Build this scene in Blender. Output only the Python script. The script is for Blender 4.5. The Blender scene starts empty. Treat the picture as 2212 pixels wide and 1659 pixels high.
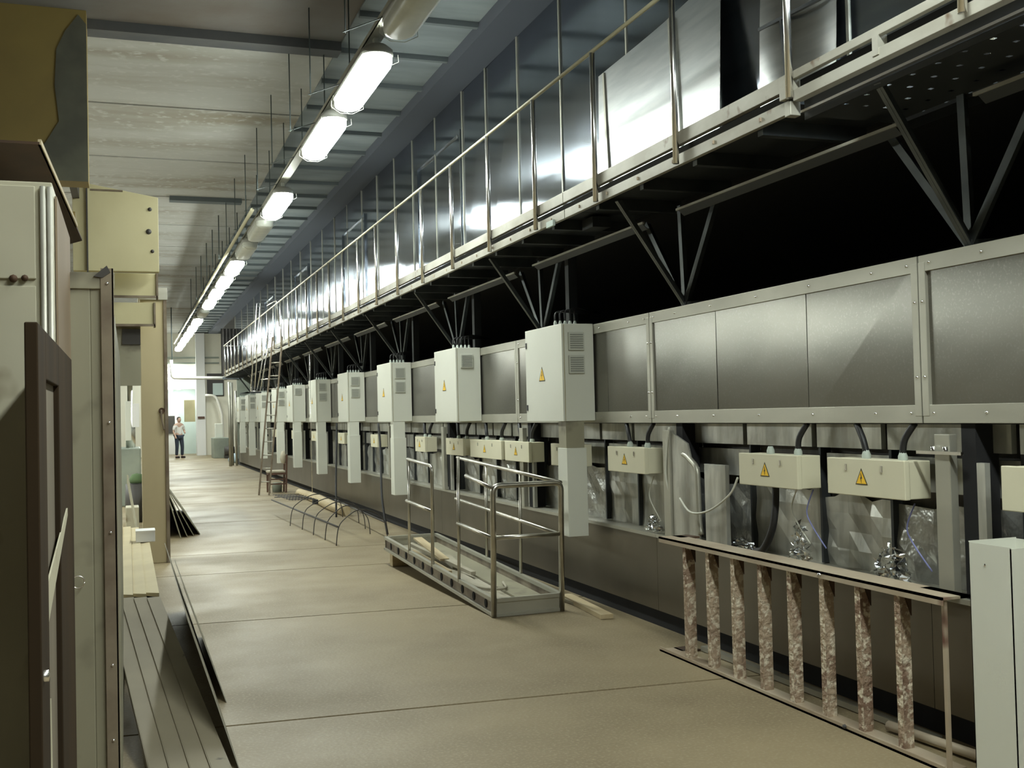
import bpy, math, random
from mathutils import Vector, Matrix, Euler
random.seed(7)
SC = bpy.context.scene
COL = SC.collection

# ------------------------------------------------------------------ camera
cam_d = bpy.data.cameras.new('camera'); cam = bpy.data.objects.new('camera', cam_d); COL.objects.link(cam)
F = 2350.0
cam_d.sensor_fit = 'HORIZONTAL'; cam_d.sensor_width = 36.0; cam_d.lens = 36.0 * F / 2212.0
cam_d.clip_start = 0.05; cam_d.clip_end = 200
dY = Vector(((277 - 1106) / F, -(912 - 829.5) / F, -1.0)).normalized()
e = Vector((-math.sin(.015), math.cos(.015), 0)); up = (e - e.dot(dY) * dY).normalized()
dX = dY.cross(up)
Rm = Matrix((dX, dY, up))
cam.matrix_world = Matrix.Translation((0, 0, 1.6)) @ Rm.to_4x4()
SC.camera = cam

# ------------------------------------------------------------------ world, exposure
w = bpy.data.worlds.new('world'); SC.world = w; w.use_nodes = True
w.node_tree.nodes['Background'].inputs[0].default_value = (.75, .8, .85, 1)
w.node_tree.nodes['Background'].inputs[1].default_value = .02
SC.view_settings.view_transform = 'Standard'; SC.view_settings.look = 'None'
SC.view_settings.gamma = 1; SC.view_settings.use_curve_mapping = False
SC.view_settings.exposure = 1.35
LAMP = 28.0
SC.cycles.max_bounces = 8; SC.cycles.glossy_bounces = 3; SC.cycles.diffuse_bounces = 4

# ------------------------------------------------------------------ materials
def nd(nt, t, **kw):
    n = nt.nodes.new(t)
    for k, v in kw.items(): setattr(n, k, v)
    return n
def mat(name, col, rough=.6, metal=0., col2=None, scale=3., stretch=(1, 1, 1), lo=.35, hi=.65, bump=0., bscale=None,
        bstretch=None, col3=None, scale3=20., lo3=.55, hi3=.7, spec=.5, emit=0., rvar=0., alpha=1., aniso=0.):
    m = bpy.data.materials.new(name); m.use_nodes = True; nt = m.node_tree
    b = nt.nodes['Principled BSDF']
    b.inputs['Base Color'].default_value = (*col, 1); b.inputs['Roughness'].default_value = rough
    b.inputs['Metallic'].default_value = metal; b.inputs['Specular IOR Level'].default_value = spec
    b.inputs['Alpha'].default_value = alpha
    if aniso:
        b.inputs['Anisotropic'].default_value = aniso
        cv = nt.nodes.new('ShaderNodeCombineXYZ'); cv.inputs[1].default_value = 1.0
        nt.links.new(cv.outputs[0], b.inputs['Tangent'])
    tc = nd(nt, 'ShaderNodeTexCoord')
    g = nd(nt, 'ShaderNodeNewGeometry')
    def noise(sc, st, detail=5):
        mp = nd(nt, 'ShaderNodeMapping'); mp.inputs['Scale'].default_value = st
        nt.links.new(g.outputs['Position'], mp.inputs['Vector'])
        n = nd(nt, 'ShaderNodeTexNoise'); n.inputs['Scale'].default_value = sc; n.inputs['Detail'].default_value = detail
        nt.links.new(mp.outputs[0], n.inputs['Vector']); return n.outputs['Fac']
    def ramp(src, a, c):
        r = nd(nt, 'ShaderNodeMapRange'); r.inputs['From Min'].default_value = a; r.inputs['From Max'].default_value = c
        nt.links.new(src, r.inputs['Value']); return r.outputs[0]
    cur = None
    def mix(fac, A, B):
        x = nd(nt, 'ShaderNodeMix', data_type='RGBA')
        nt.links.new(fac, x.inputs['Factor'])
        if isinstance(A, tuple): x.inputs['A'].default_value = (*A, 1)
        else: nt.links.new(A, x.inputs['A'])
        x.inputs['B'].default_value = (*B, 1); return x.outputs['Result']
    if col2:
        f = ramp(noise(scale, stretch), lo, hi); cur = mix(f, col, col2)
        if rvar:
            rr = nd(nt, 'ShaderNodeMath', operation='MULTIPLY_ADD'); rr.inputs[1].default_value = rvar; rr.inputs[2].default_value = rough
            nt.links.new(f, rr.inputs[0]); nt.links.new(rr.outputs[0], b.inputs['Roughness'])
    if col3:
        f3 = ramp(noise(scale3, (1, 1, 1), 3), lo3, hi3); cur = mix(f3, cur if cur else col, col3)
    if cur: nt.links.new(cur, b.inputs['Base Color'])
    if bump:
        bn = nd(nt, 'ShaderNodeBump'); bn.inputs['Strength'].default_value = min(1, bump); bn.inputs['Distance'].default_value = .02 * max(1, bump)
        nt.links.new(noise(bscale or scale, bstretch or stretch, 3), bn.inputs['Height']); nt.links.new(bn.outputs[0], b.inputs['Normal'])
    if emit:
        b.inputs['Emission Color'].default_value = (*col, 1); b.inputs['Emission Strength'].default_value = emit
    return m
M = {}
M['floor'] = mat('terrazzo_floor', (.29, .232, .138), .45, col2=(.205, .16, .092), scale=.9, col3=(.35, .295, .19), scale3=60, lo3=.5, hi3=.8, rvar=.15, bump=.08, bscale=40, spec=.4)
M['joint'] = mat('floor_joint_filler', (.12, .10, .08), .8)
M['slab'] = mat('whitewashed_slab', (.40, .405, .38), .85, col2=(.24, .215, .16), scale=.6, stretch=(.5, 2.6, 1), lo=.43, hi=.74, col3=(.43, .435, .41), scale3=9, bump=.1, bscale=14)
M['shadedslab'] = mat('shaded_slab', (.17, .165, .155), .9, col2=(.13, .11, .09), scale=.8, bump=.1, bscale=14)  # near ceiling slabs: their weaker light is put into this darker colour
M['darkconc'] = mat('dark_concrete', (.07, .075, .08), .9, col2=(.10, .10, .10), scale=2)
M['rib'] = mat('ceiling_panel_grey', (.21, .24, .245), .8, col2=(.13, .15, .16), scale=1.2, stretch=(.6, 2, 1))
M['ribdark'] = mat('ceiling_rib_dark', (.12, .14, .145), .9)
M['beamdark'] = mat('ceiling_beam_dark', (.045, .052, .065), .9)
M['bay'] = mat('dim_bay_wall', (.22, .20, .16), .9)
M['webgrey'] = mat('stained_web', (.27, .23, .17), .5, .3, col2=(.10, .07, .05), scale=5)
M['ochre'] = mat('ochre_wall', (.27, .20, .06), .8, col2=(.19, .14, .05), scale=.8, bump=.06, bscale=12)
M['greypatch'] = mat('dark_grey_patch', (.13, .13, .095), .9, col2=(.09, .09, .07), scale=3)
M['cream'] = mat('cream_paint', (.55, .50, .30), .6, col2=(.48, .43, .25), scale=1.5, bump=.04, bscale=8)
M['creamcol'] = mat('cream_column_paint', (.50, .43, .26), .55, col2=(.42, .35, .21), scale=1.2, stretch=(1, 1, .4), col3=(.16, .12, .08), scale3=4.5, lo3=.72, hi3=.76)
M['steelwall'] = mat('stainless_wall_sheet', (.36, .40, .46), .12, 1., aniso=.9, col2=(.31, .35, .40), scale=1.3, stretch=(1, 1, .3), bump=.03, bscale=.9, bstretch=(1, 1, .5), rvar=.05)
M['brightsteel'] = mat('bright_brushed_sheet', (.66, .67, .66), .33, 1., col2=(.55, .57, .57), scale=2, stretch=(1, 1, 9), bump=.5, bscale=1.3, bstretch=(1, 1, .6))
M['duct'] = mat('film_covered_steel', (.25, .24, .21), .30, .85, aniso=.85, col2=(.21, .205, .18), scale=1.1, stretch=(1, .6, 2), bump=.25, bscale=.8, bstretch=(1, .7, 1.2), col3=(.27, .262, .235), scale3=90)
M['frame'] = mat('dull_aluminium_frame', (.46, .45, .38), .42, .55, col2=(.38, .37, .31), scale=3, stretch=(1, .5, 1))
M['lower'] = mat('brown_steel_skirt', (.17, .15, .115), .36, .8, col2=(.135, .12, .09), scale=1.4, bump=.15, bscale=1.5)
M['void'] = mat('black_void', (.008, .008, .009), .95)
M['darksteel'] = mat('dark_steel', (.05, .055, .06), .5, .5)
M['strut'] = mat('galvanised_strut', (.15, .165, .17), .4, .8, col2=(.08, .09, .095), scale=3)
M['galv'] = mat('galvanised_channel', (.50, .49, .43), .5, .45, col2=(.36, .34, .28), scale=2.5, stretch=(1, 1, 2), col3=(.16, .10, .06), scale3=5, lo3=.68, hi3=.75)
M['galvbright'] = mat('polished_tube', (.88, .86, .82), .27, 1.)
M['tube'] = mat('stainless_tube', (.62, .60, .54), .3, 1., col2=(.42, .40, .35), scale=6)
M['cab'] = mat('cabinet_enamel', (.68, .69, .61), .42, col2=(.65, .66, .58), scale=2, spec=.4)
M['gasket'] = mat('gasket_olive', (.30, .24, .10), .7)
M['vent'] = mat('vent_plastic', (.52, .53, .46), .6)
M['ventdark'] = mat('vent_mesh', (.25, .26, .23), .8)
M['black'] = mat('black_rubber', (.015, .015, .016), .5)
M['yellow'] = mat('warning_yellow', (.95, .58, .02), .5)
M['signblack'] = mat('warning_black', (.05, .04, .02), .6)
M['box'] = mat('junction_box_enamel', (.69, .66, .49), .5, col2=(.66, .63, .47), scale=3)
M['gland'] = mat('plastic_gland', (.42, .47, .42), .5)
M['screw'] = mat('bright_screw', (.85, .85, .85), .15, 1.)
M['recess'] = mat('dusty_galvanised_sheet', (.56, .56, .51), .36, .5, col2=(.30, .295, .255), scale=2.2, stretch=(1, 3.5, .5), lo=.4, hi=.62, col3=(.36, .37, .35), scale3=7, lo3=.5, hi3=.8, bump=.6, bscale=3, bstretch=(1, 2, 1))
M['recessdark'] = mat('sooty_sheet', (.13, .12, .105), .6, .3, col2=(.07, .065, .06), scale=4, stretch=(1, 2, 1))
M['foil'] = mat('crinkled_foil', (.80, .82, .84), .16, 1.)
M['film'] = mat('crumpled_plastic_film', (.45, .46, .44), .25, .55, col2=(.28, .28, .26), scale=5, bump=.8, bscale=9)
M['rust'] = mat('rusty_tread_plate', (.44, .34, .24), .7, .1, col2=(.25, .16, .11), scale=4, stretch=(1, 1, 1), lo=.42, hi=.65, col3=(.66, .58, .45), scale3=30, lo3=.5, hi3=.6, bump=.8, bscale=38)
M['stringer'] = mat('worn_angle_steel', (.52, .45, .34), .55, .1, col2=(.38, .30, .21), scale=2, col3=(.14, .06, .04), scale3=2.5, lo3=.66, hi3=.72)
M['rod'] = mat('hanger_rod', (.07, .09, .09), .7)
M['lamp'] = mat('lamp_diffuser_lit', (.93, 1., .93), .4, emit=LAMP)
M['lampoff'] = mat('lamp_diffuser_unlit', (.58, .60, .54), .35, col2=(.50, .52, .47), scale=5)
M['lampbody'] = mat('lamp_housing', (.30, .30, .27), .5)
M['tray'] = mat('cable_tray', (.38, .38, .32), .5, .4)
M['pipe'] = mat('cream_pipe', (.55, .52, .36), .5)
M['whitepipe'] = mat('white_pipe', (.75, .73, .66), .4)
M['lockerwhite'] = mat('worn_white_enamel', (.55, .52, .39), .5, col2=(.45, .42, .31), scale=1.6, col3=(.22, .17, .10), scale3=5, lo3=.60, hi3=.74)
M['brownboard'] = mat('dark_brown_board', (.05, .032, .016), .85, spec=.15, col2=(.03, .02, .011), scale=2, stretch=(2, 2, .4))
M['boardgrey'] = mat('faded_board', (.20, .17, .125), .75, col2=(.15, .125, .09), scale=2, stretch=(1, 1, .4))
M['rustplate'] = mat('rusted_lid_plate', (.085, .045, .022), .8, col2=(.05, .028, .015), scale=4)
M['pinkish'] = mat('faded_primer', (.28, .21, .14), .7, col2=(.22, .165, .11), scale=2, stretch=(1, 1, .5))
M['greylock'] = mat('grey_green_enamel', (.31, .29, .205), .5, col2=(.25, .235, .165), scale=1.5, stretch=(1, 1, .5), col3=(.13, .115, .08), scale3=4, lo3=.56, hi3=.72)
M['angle'] = mat('brown_angle_iron', (.22, .18, .125), .65, .1, col2=(.13, .095, .065), scale=7)
M['bolt'] = mat('bolt', (.7, .7, .7), .2, 1.)
M['creamboard'] = mat('cream_channel', (.62, .54, .34), .6, col2=(.56, .48, .30), scale=3)
M['greych'] = mat('dusty_grey_channel', (.27, .235, .165), .6, col2=(.22, .19, .135), scale=2.4, col3=(.07, .06, .05), scale3=8, lo3=.70, hi3=.76)
M['sheet'] = mat('thin_steel_sheet', (.34, .32, .26), .45, .5)
M['wood'] = mat('pale_wood', (.52, .43, .27), .7, col2=(.42, .33, .19), scale=3, stretch=(4, .6, 4))
M['dirtywood'] = mat('dusty_board', (.42, .39, .31), .7, col2=(.33, .30, .22), scale=3)
M['white'] = mat('white_carton', (.8, .8, .78), .6)
M['farwall'] = mat('far_cream_wall', (.86, .83, .70), .8, col2=(.78, .76, .64), scale=.6)
M['farblue'] = mat('far_blue_wall', (.62, .72, .68), .7, col2=(.54, .64, .61), scale=.8)
M['fargrey'] = mat('machine_grey_green', (.30, .33, .27), .5, col2=(.22, .25, .21), scale=2)
M['dark'] = mat('dark_iron', (.05, .045, .04), .6)
M['green'] = mat('green_cloth', (.09, .14, .06), .9)
M['brownwood'] = mat('dark_chair_wood', (.11, .055, .035), .5)
M['cloth'] = mat('pale_seat_cloth', (.50, .46, .36), .9)
M['skin'] = mat('skin', (.5, .33, .25), .6)
M['hair'] = mat('hair', (.08, .06, .05), .8)
M['shirt'] = mat('white_shirt', (.72, .70, .66), .8)
M['trousers'] = mat('dark_trousers', (.03, .04, .06), .8)
M['shoe'] = mat('shoes', (.03, .02, .02), .6)
M['wirewhite'] = mat('white_wire', (.6, .6, .52), .5)
M['wireblue'] = mat('blue_wire', (.22, .24, .5), .5)
M['bluebag'] = mat('pale_blue_bag', (.45, .55, .60), .7)

# ------------------------------------------------------------------ helpers
def nrm(v): return Vector(v).normalized()
class MB:
    def __init__(s): s.v = []; s.f = []; s.m = []; s.sm = []
    def add(s, vs, fs, m=0, smooth=False):
        o = len(s.v); s.v += [Vector(v) for v in vs]
        for f in fs: s.f.append([i + o for i in f]); s.m.append(m); s.sm.append(smooth)
        return s
    def box(s, x0, x1, y0, y1, z0, z1, m=0):
        x0, x1 = sorted((x0, x1)); y0, y1 = sorted((y0, y1)); z0, z1 = sorted((z0, z1))
        return s.add([(x0, y0, z0), (x1, y0, z0), (x1, y1, z0), (x0, y1, z0), (x0, y0, z1), (x1, y0, z1), (x1, y1, z1), (x0, y1, z1)],
                     [(0, 3, 2, 1), (4, 5, 6, 7), (0, 1, 5, 4), (1, 2, 6, 5), (2, 3, 7, 6), (3, 0, 4, 7)], m)
    def bar(s, p, q, w, h, up=(0, 0, 1), m=0):
        p = Vector(p); q = Vector(q); d = (q - p).normalized(); upv = Vector(up)
        if abs(d.dot(upv.normalized())) > .98: upv = Vector((0, 1, 0)) if abs(d.y) < .9 else Vector((1, 0, 0))
        a = d.cross(upv).normalized(); b = a.cross(d).normalized(); vs = []
        for c in (p, q):
            for i, j in ((-1, -1), (1, -1), (1, 1), (-1, 1)): vs.append(c + a * (w / 2 * i) + b * (h / 2 * j))
        return s.add(vs, [(0, 1, 2, 3), (7, 6, 5, 4), (0, 4, 5, 1), (1, 5, 6, 2), (2, 6, 7, 3), (3, 7, 4, 0)], m)
    def hexa(s, c8, m=0):   # 4 bottom, 4 top, same winding
        return s.add(c8, [(0, 3, 2, 1), (4, 5, 6, 7), (0, 1, 5, 4), (1, 2, 6, 5), (2, 3, 7, 6), (3, 0, 4, 7)], m)
    def tube(s, pts, r, n=8, m=0, closed=False, r2=None):
        pts = [Vector(p) for p in pts]; N = len(pts); rings = []
        ref = None
        for i, p in enumerate(pts):
            if closed: d = pts[(i + 1) % N] - pts[i - 1]
            else: d = (pts[min(i + 1, N - 1)] - pts[max(i - 1, 0)])
            d.normalize()
            if ref is None: ref = Vector((0, 0, 1)) if abs(d.z) < .9 else Vector((1, 0, 0))
            a = d.cross(ref).normalized(); b = a.cross(d).normalized(); ref = b
            rr = r if r2 is None else r + (r2 - r) * i / (N - 1)
            rings.append([p + a * (rr * math.cos(2 * math.pi * k / n)) + b * (rr * math.sin(2 * math.pi * k / n)) for k in range(n)])
        vs = [v for R_ in rings for v in R_]; fs = []
        for i in range(N if closed else N - 1):
            j = (i + 1) % N
            for k in range(n): fs.append((i * n + k, i * n + (k + 1) % n, j * n + (k + 1) % n, j * n + k))
        s.add(vs, fs, m, True)
        if not closed:
            o = len(s.v) - len(vs)
            s.f.append([o + k for k in reversed(range(n))]); s.m.append(m); s.sm.append(False)
            s.f.append([o + (N - 1) * n + k for k in range(n)]); s.m.append(m); s.sm.append(False)
        return s
    def prism(s, pts, ext, m=0):
        pts = [Vector(p) for p in pts]; ext = Vector(ext); n = len(pts)
        s.add(pts + [p + ext for p in pts], [tuple(reversed(range(n))), tuple(range(n, 2 * n))] + [(i, (i + 1) % n, (i + 1) % n + n, i + n) for i in range(n)], m)
        return s
    def lathe(s, c, prof, n=12, axis=(0, 0, 1), m=0):
        c = Vector(c); ax = nrm(axis); t = Vector((1, 0, 0)) if abs(ax.x) < .9 else Vector((0, 1, 0))
        a = ax.cross(t).normalized(); b = ax.cross(a); vs = []; fs = []
        for r, h in prof:
            for k in range(n):
                th = 2 * math.pi * k / n; vs.append(c + ax * h + a * (r * math.cos(th)) + b * (r * math.sin(th)))
        for i in range(len(prof) - 1):
            for k in range(n): fs.append((i * n + k, i * n + (k + 1) % n, (i + 1) * n + (k + 1) % n, (i + 1) * n + k))
        return s.add(vs, fs, m, True)
    def build(s, name, mats, parent=None, bevel=0., local=False):
        off = Vector((0, 0, 0))
        if parent is not None and not local:
            q = parent
            while q: off += q.location; q = q.parent
        me = bpy.data.meshes.new(name); me.from_pydata([tuple(v - off) for v in s.v], [], s.f)
        if not isinstance(mats, (list, tuple)): mats = [mats]
        for mm in mats: me.materials.append(M[mm])
        for i, p in enumerate(me.polygons): p.material_index = s.m[i]; p.use_smooth = s.sm[i]
        me.validate(); me.update()
        o = bpy.data.objects.new(name, me); COL.objects.link(o)
        if parent: o.parent = parent
        if bevel:
            b = o.modifiers.new('bevel', 'BEVEL'); b.width = bevel; b.segments = 2; b.limit_method = 'ANGLE'; b.angle_limit = .7
        return o
def tag(o, label=None, cat=None, group=None, kind=None):
    if label: o['label'] = label
    if cat: o['category'] = cat
    if group: o['group'] = group
    if kind: o['kind'] = kind
    return o
def thing(name, loc, label, cat, group=None, rot=(0, 0, 0)):
    o = bpy.data.objects.new(name, None); COL.objects.link(o); o.empty_display_size = .1
    o.location = loc; o.rotation_euler = rot; return tag(o, label, cat, group)
def struct(name, loc=(0, 0, 0)):
    o = bpy.data.objects.new(name, None); COL.objects.link(o); o.location = loc; o['kind'] = 'structure'; return o
def copy_tree(o, parent=None):
    c = o.copy(); COL.objects.link(c)
    if parent: c.parent = parent
    for ch in list(o.children): copy_tree(ch, c)
    return c
def arc_pts(c, r, a0, a1, u, v, n=6):
    c = Vector(c); u = Vector(u); v = Vector(v)
    return [c + u * (r * math.cos(a0 + (a1 - a0) * i / n)) + v * (r * math.sin(a0 + (a1 - a0) * i / n)) for i in range(n + 1)]
def rpath(pts, r=.06, n=5):
    pts = [Vector(p) for p in pts]; out = [pts[0]]
    for i in range(1, len(pts) - 1):
        a = (pts[i - 1] - pts[i]).normalized(); b = (pts[i + 1] - pts[i]).normalized()
        p, q, c = pts[i] + a * r, pts[i] + b * r, pts[i]
        for k in range(n + 1):
            t = k / n; out.append(p * (1 - t) ** 2 + c * 2 * t * (1 - t) + q * t * t)
    return out + [pts[-1]]

X = 3.65     # face of the machine
FARY = 52.0

# ================================================================== SETTING
# floor: slabs with recessed joints, slightly skewed
fl = struct('floor')
MB().box(-7, 8, -7, FARY + 4, -.15, -.02).build('subfloor', 'joint', fl)
js = [-7, 2.8, 5.82, 8.86, 11.7, 13.45, 17.6, 21.8, 26, 31, 37, 44, FARY + 4]
for a, b in zip(js[:-1], js[1:]):
    g = .012 if b < 18 else .02; s = MB(); sk = lambda x: -.075 * (x - 1.7)
    ka = sk if a > 0 else (lambda x: 0); kb = sk if b < FARY else (lambda x: 0)
    x0, x1 = -7, 8
    s.hexa([(x0, a + g + ka(x0), -.1), (x1, a + g + ka(x1), -.1), (x1, b - g + kb(x1), -.1), (x0, b - g + kb(x0), -.1),
            (x0, a + g + ka(x0), 0), (x1, a + g + ka(x1), 0), (x1, b - g + kb(x1), 0), (x0, b - g + kb(x0), 0)])
    s.build('floor_slab', 'floor', fl)
# ceiling
CZ = 5.6
ce = struct('ceiling')
MB().box(-7, 8, -7, FARY + 4, CZ + .12, CZ + .3).build('ceiling_backing', 'darkconc', ce)
cj = [-7, -2.5, .3, 3.1, 5.9, 8.8, 11.55, 14.4, 17.3, 20.2, 23.1, 26, 29, 32, 35, 38, 41, 44, 48, FARY + 4]
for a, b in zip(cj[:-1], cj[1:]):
    MB().box(-7, 2.2, a + .03, b - .03, CZ, CZ + .15).build('ceiling_slab', 'shadedslab' if b < 11.6 else 'slab', ce)
MB().box(-7, 2.2, 11.42, 11.66, CZ - .10, CZ + .05).build('ceiling_joint_lip', 'darkconc', ce)
# a rusty edge strip at the second joint
MB().box(.75, 2.0, 20.1, 20.32, CZ - .08, CZ + .02).build('ceiling_edge_strip', 'ribdark', ce)
# ribbed part of the ceiling right of the lamps
y = -3.0
k = 0
while y < FARY - 2:
    MB().box(2.2, 3.42, y + .06, y + 1.1, CZ - .02, CZ + .12).build('ceiling_panel', 'rib', ce)
    MB().box(2.2, 3.42, y, y + .06, CZ - .07, CZ + .02).build('ceiling_rib', 'ribdark', ce)
    y += 1.12; k += 1
MB().box(3.42, 3.8, -6.5, FARY - 2, CZ - .16, CZ + .1).build('ceiling_side_beam', 'beamdark', ce)
# outer shell
wl = struct('wall_left'); MB().box(-7.2, -7, -7, FARY + 4, 0, CZ + .2).build('wall_face', 'bay', wl)
wb = struct('wall_back'); MB().box(-7, 8, -7.2, -7, 0, CZ + .2).build('wall_face', 'bay', wb)
# left high partition with ochre paint and an irregular grey patch at its right edge
wp = struct('wall_left_partition')
s = MB().box(-7, -.33, 11.2, 11.5, 3.93, CZ + .05); s.build('partition_face', 'ochre', wp)
s = MB(); s.prism([(-.33, 11.2, 3.93), (-.33, 11.2, 5.46), (-.40, 11.2, 5.55), (-.52, 11.2, 5.38), (-.60, 11.2, 5.2), (-.62, 11.2, 4.85), (-.585, 11.2, 4.5), (-.70, 11.2, 4.3), (-.85, 11.2, 4.1), (-.9, 11.2, 3.93)], (0, -.012, 0))
s.build('grey_corner_patch', 'greypatch', wp)

# upper machine housing: stainless wall over the catwalk
WX = 3.8
wr = struct('wall_right')
ys = [-6, -3, -.4, 1.1, 2.55, 3.95, 5.0, 6.42, 7.8, 9.2, 10.35, 11.4, 12.3, 13.5, 14.7, 15.8, 17.0, 18.2, 19.5, 20.8, 22.2, 23.7, 25.2, 26.7, 28.2, 29.8, 31.5, 33.2, 35, 37, 39, 41.5]
for a, b in zip(ys[:-1], ys[1:]):
    t = random.uniform(-.006, .006); t2 = random.uniform(-.004, .004)
    s = MB(); s.hexa([(WX + t, a + .006, 3.13), (WX + .05, a + .006, 3.13), (WX + .05, b - .006, 3.13), (WX + t2, b - .006, 3.13),
                      (WX + t2, a + .006, CZ), (WX + .05, a + .006, CZ), (WX + .05, b - .006, CZ), (WX + t, b - .006, CZ)])
    s.build('wall_panel', 'steelwall', wr)
    MB().box(WX - .012, WX, b - .012, b + .012, 3.13, CZ).build('wall_seam_strip', 'frame', wr)
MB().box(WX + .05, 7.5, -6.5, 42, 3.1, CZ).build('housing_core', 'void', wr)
for yy in (12.35, 17.9, 24.0, 30.0):   # raised rectangular outlines on the wall
    s = MB(); y1 = yy + 2.0
    for (a, b, c, d) in ((yy, yy + .05, 3.15, 4.95), (y1, y1 + .05, 3.15, 4.95), (yy, y1 + .05, 4.95, 5.0)):
        MB().box(WX - .03, WX, a, b, c, d).build('wall_outline', 'steelwall', wr)
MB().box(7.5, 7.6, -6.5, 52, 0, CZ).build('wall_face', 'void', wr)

# far end of the hall
fw = struct('wall_far')
s = MB(); Y0 = FARY
s.box(-7, 1.6, Y0, Y0 + .3, 0, CZ); s.box(1.6, 2.95, Y0, Y0 + .3, 3.05, CZ); s.box(3.35, 7.5, Y0, Y0 + .3, 0, CZ)
s.build('wall_face', 'farwall', fw)
MB().box(2.95, 3.35, Y0 - .3, Y0 + .3, 0, CZ).build('pillar', 'white', fw, .01)
MB().box(1.4, 3.2, Y0 + 3, Y0 + 3.2, 0, CZ).build('recess_face', 'farblue', fw)
s = MB().box(-7, 4.0, Y0 - .12, Y0, 4.45, 4.52).box(-7, 4.0, Y0 - .12, Y0, 4.2, 4.27); s.build('wall_rails', 'fargrey', fw)
MB().box(3.45, 4.2, Y0 - .06, Y0, 2.7, 3.75).build('dark_opening', 'dark', fw)
MB().box(3.7, 4.15, Y0 - .12, Y0 - .05, 2.75, 3.3).build('opening_screen', 'farblue', fw)
MB().box(1.65, 2.3, Y0 + 2.95, Y0 + 3.0, 0, 2.0).build('white_door_leaf', 'white', fw)
MB().box(1.75, 2.12, Y0 + 2.9, Y0 + 2.95, 1.0, 1.85).build('dark_notice', 'dark', fw)

# ================================================================== MACHINE
mc = thing('process_machine', (X, 8, 0), 'long stainless processing machine along the right side, pale framed casing over an open service strip', 'machine')
def mbuild(s, n, m, b=0.): return s.build(n, m, mc, b)
ZB, ZT = 1.505, 2.31
modj = [-4.4, -1.5, 1.4, 4.32, 7.22, 10.14, 13.05, 15.95, 18.85, 21.75, 24.65, 27.6, 30.5, 33.4, 36.3, 39.2]
seams_at = {4.32: (5.27, 6.28), 7.22: (8.0, 9.0)}
for a, b in zip(modj[:-1], modj[1:]):
    inn = seams_at.get(a, ((a + b) / 2,))
    cuts = [a] + list(inn) + [b]
    for c, d in zip(cuts[:-1], cuts[1:]):
        t1, t2 = random.uniform(-.004, .004), random.uniform(-.004, .004)
        s = MB(); s.hexa([(X + t1, c + .003, ZB), (X + .04, c + .003, ZB), (X + .04, d - .003, ZB), (X + t2, d - .003, ZB),
                          (X - .001 + t2, c + .003, ZT), (X + .04, c + .003, ZT), (X + .04, d - .003, ZT), (X + t1, d - .003, ZT)])
        mbuild(s, 'casing_panel', 'duct')
    w0 = .045
    mbuild(MB().box(X - .014, X + .01, a + .006, b - .006, ZT - .075, ZT + .004), 'top_rail', 'frame', .002)
    mbuild(MB().box(X - .014, X + .01, a + .006, b - .006, ZB - .004, ZB + .085), 'bottom_rail', 'frame', .002)
    mbuild(MB().box(X - .016, X + .01, a + .004, a + .05, ZB + .03, ZT - .03), 'upright', 'frame', .002)
    mbuild(MB().box(X - .016, X + .01, b - .05, b - .004, ZB + .03, ZT - .03), 'upright', 'frame', .002)
    if a < 9:
        s = MB()
        for yy in [a + .08, a + .35, a + .9, a + 1.45, a + 2.0, a + 2.5, b - .08]:
            for zz in (ZT - .035, ZB + .045): s.lathe((X - .014, yy, zz), [(.008, 0), (.006, -.006 * -1), (0, .008)], 6, (-1, 0, 0))
        for yy in (a + .027, b - .027):
            for zz in (ZB + .22, ZT - .22): s.lathe((X - .016, yy, zz), [(.008, 0), (.006, .006), (0, .008)], 6, (-1, 0, 0))
        mbuild(s, 'rivets', 'screw')['kind'] = 'stuff'
    # lower skirt, ledge
    mbuild(MB().box(X, X + .05, a + .002, b - .002, .125, .66), 'skirt_panel', 'lower')
    mbuild(MB().box(X - .01, X + .2, a + .002, b - .002, .66, .685), 'ledge', 'frame')
mbuild(MB().box(X + .04, 7.4, -6, 40, ZT - .02, ZT - .005), 'casing_roof', 'darksteel')
mbuild(MB().box(X + .04, 7.4, 40, 40.05, 0, 3.1), 'end_plate', 'fargrey')
mbuild(MB().box(X + .04, 7.4, -6, 40, ZB - .01, ZB), 'casing_floor', 'darksteel')
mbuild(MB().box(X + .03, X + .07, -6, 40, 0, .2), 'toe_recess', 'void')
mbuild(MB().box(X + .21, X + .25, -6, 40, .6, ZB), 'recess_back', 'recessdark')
# service strip sheets
y = 2.0; i = 0
while y < 38:
    L = random.choice((.62, .75, .9)) if y < 20 else 1.3
    dx = random.uniform(0, .02)
    zt = random.choice((1.10, 1.12, 1.14, 1.09))
    # crumpled lower sheet
    n = 7; mN = 5; vs = []; fs = []
    for a in range(n):
        for c in range(mN):
            vs.append((X + .155 + dx + random.uniform(-.012, .012), y + L * a / (n - 1), .685 + (zt - .685 + (random.uniform(-.03, .03) if c == mN - 1 else 0)) * c / (mN - 1)))
    for a in range(n - 1):
        for c in range(mN - 1): fs.append((a * mN + c, (a + 1) * mN + c, (a + 1) * mN + c + 1, a * mN + c + 1))
    o = mbuild(MB().add(vs, fs, 0, False), 'insulation_sheet', 'recess' if i % 3 else 'film')
    mbuild(MB().box(X + .10, X + .13, y + .02, y + L - .03, 1.36, ZB - .01), 'upper_strip', 'recess')
    if i % 5: mbuild(MB().box(X + .15, X + .18, y + .02, y + L - .05, 1.15, 1.325), 'backing_plate', 'recess')
    mbuild(MB().box(X + .13, X + .2, y + L - .02, y + L, .69, ZB), 'divider', 'darksteel')
    y += L; i += 1
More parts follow.
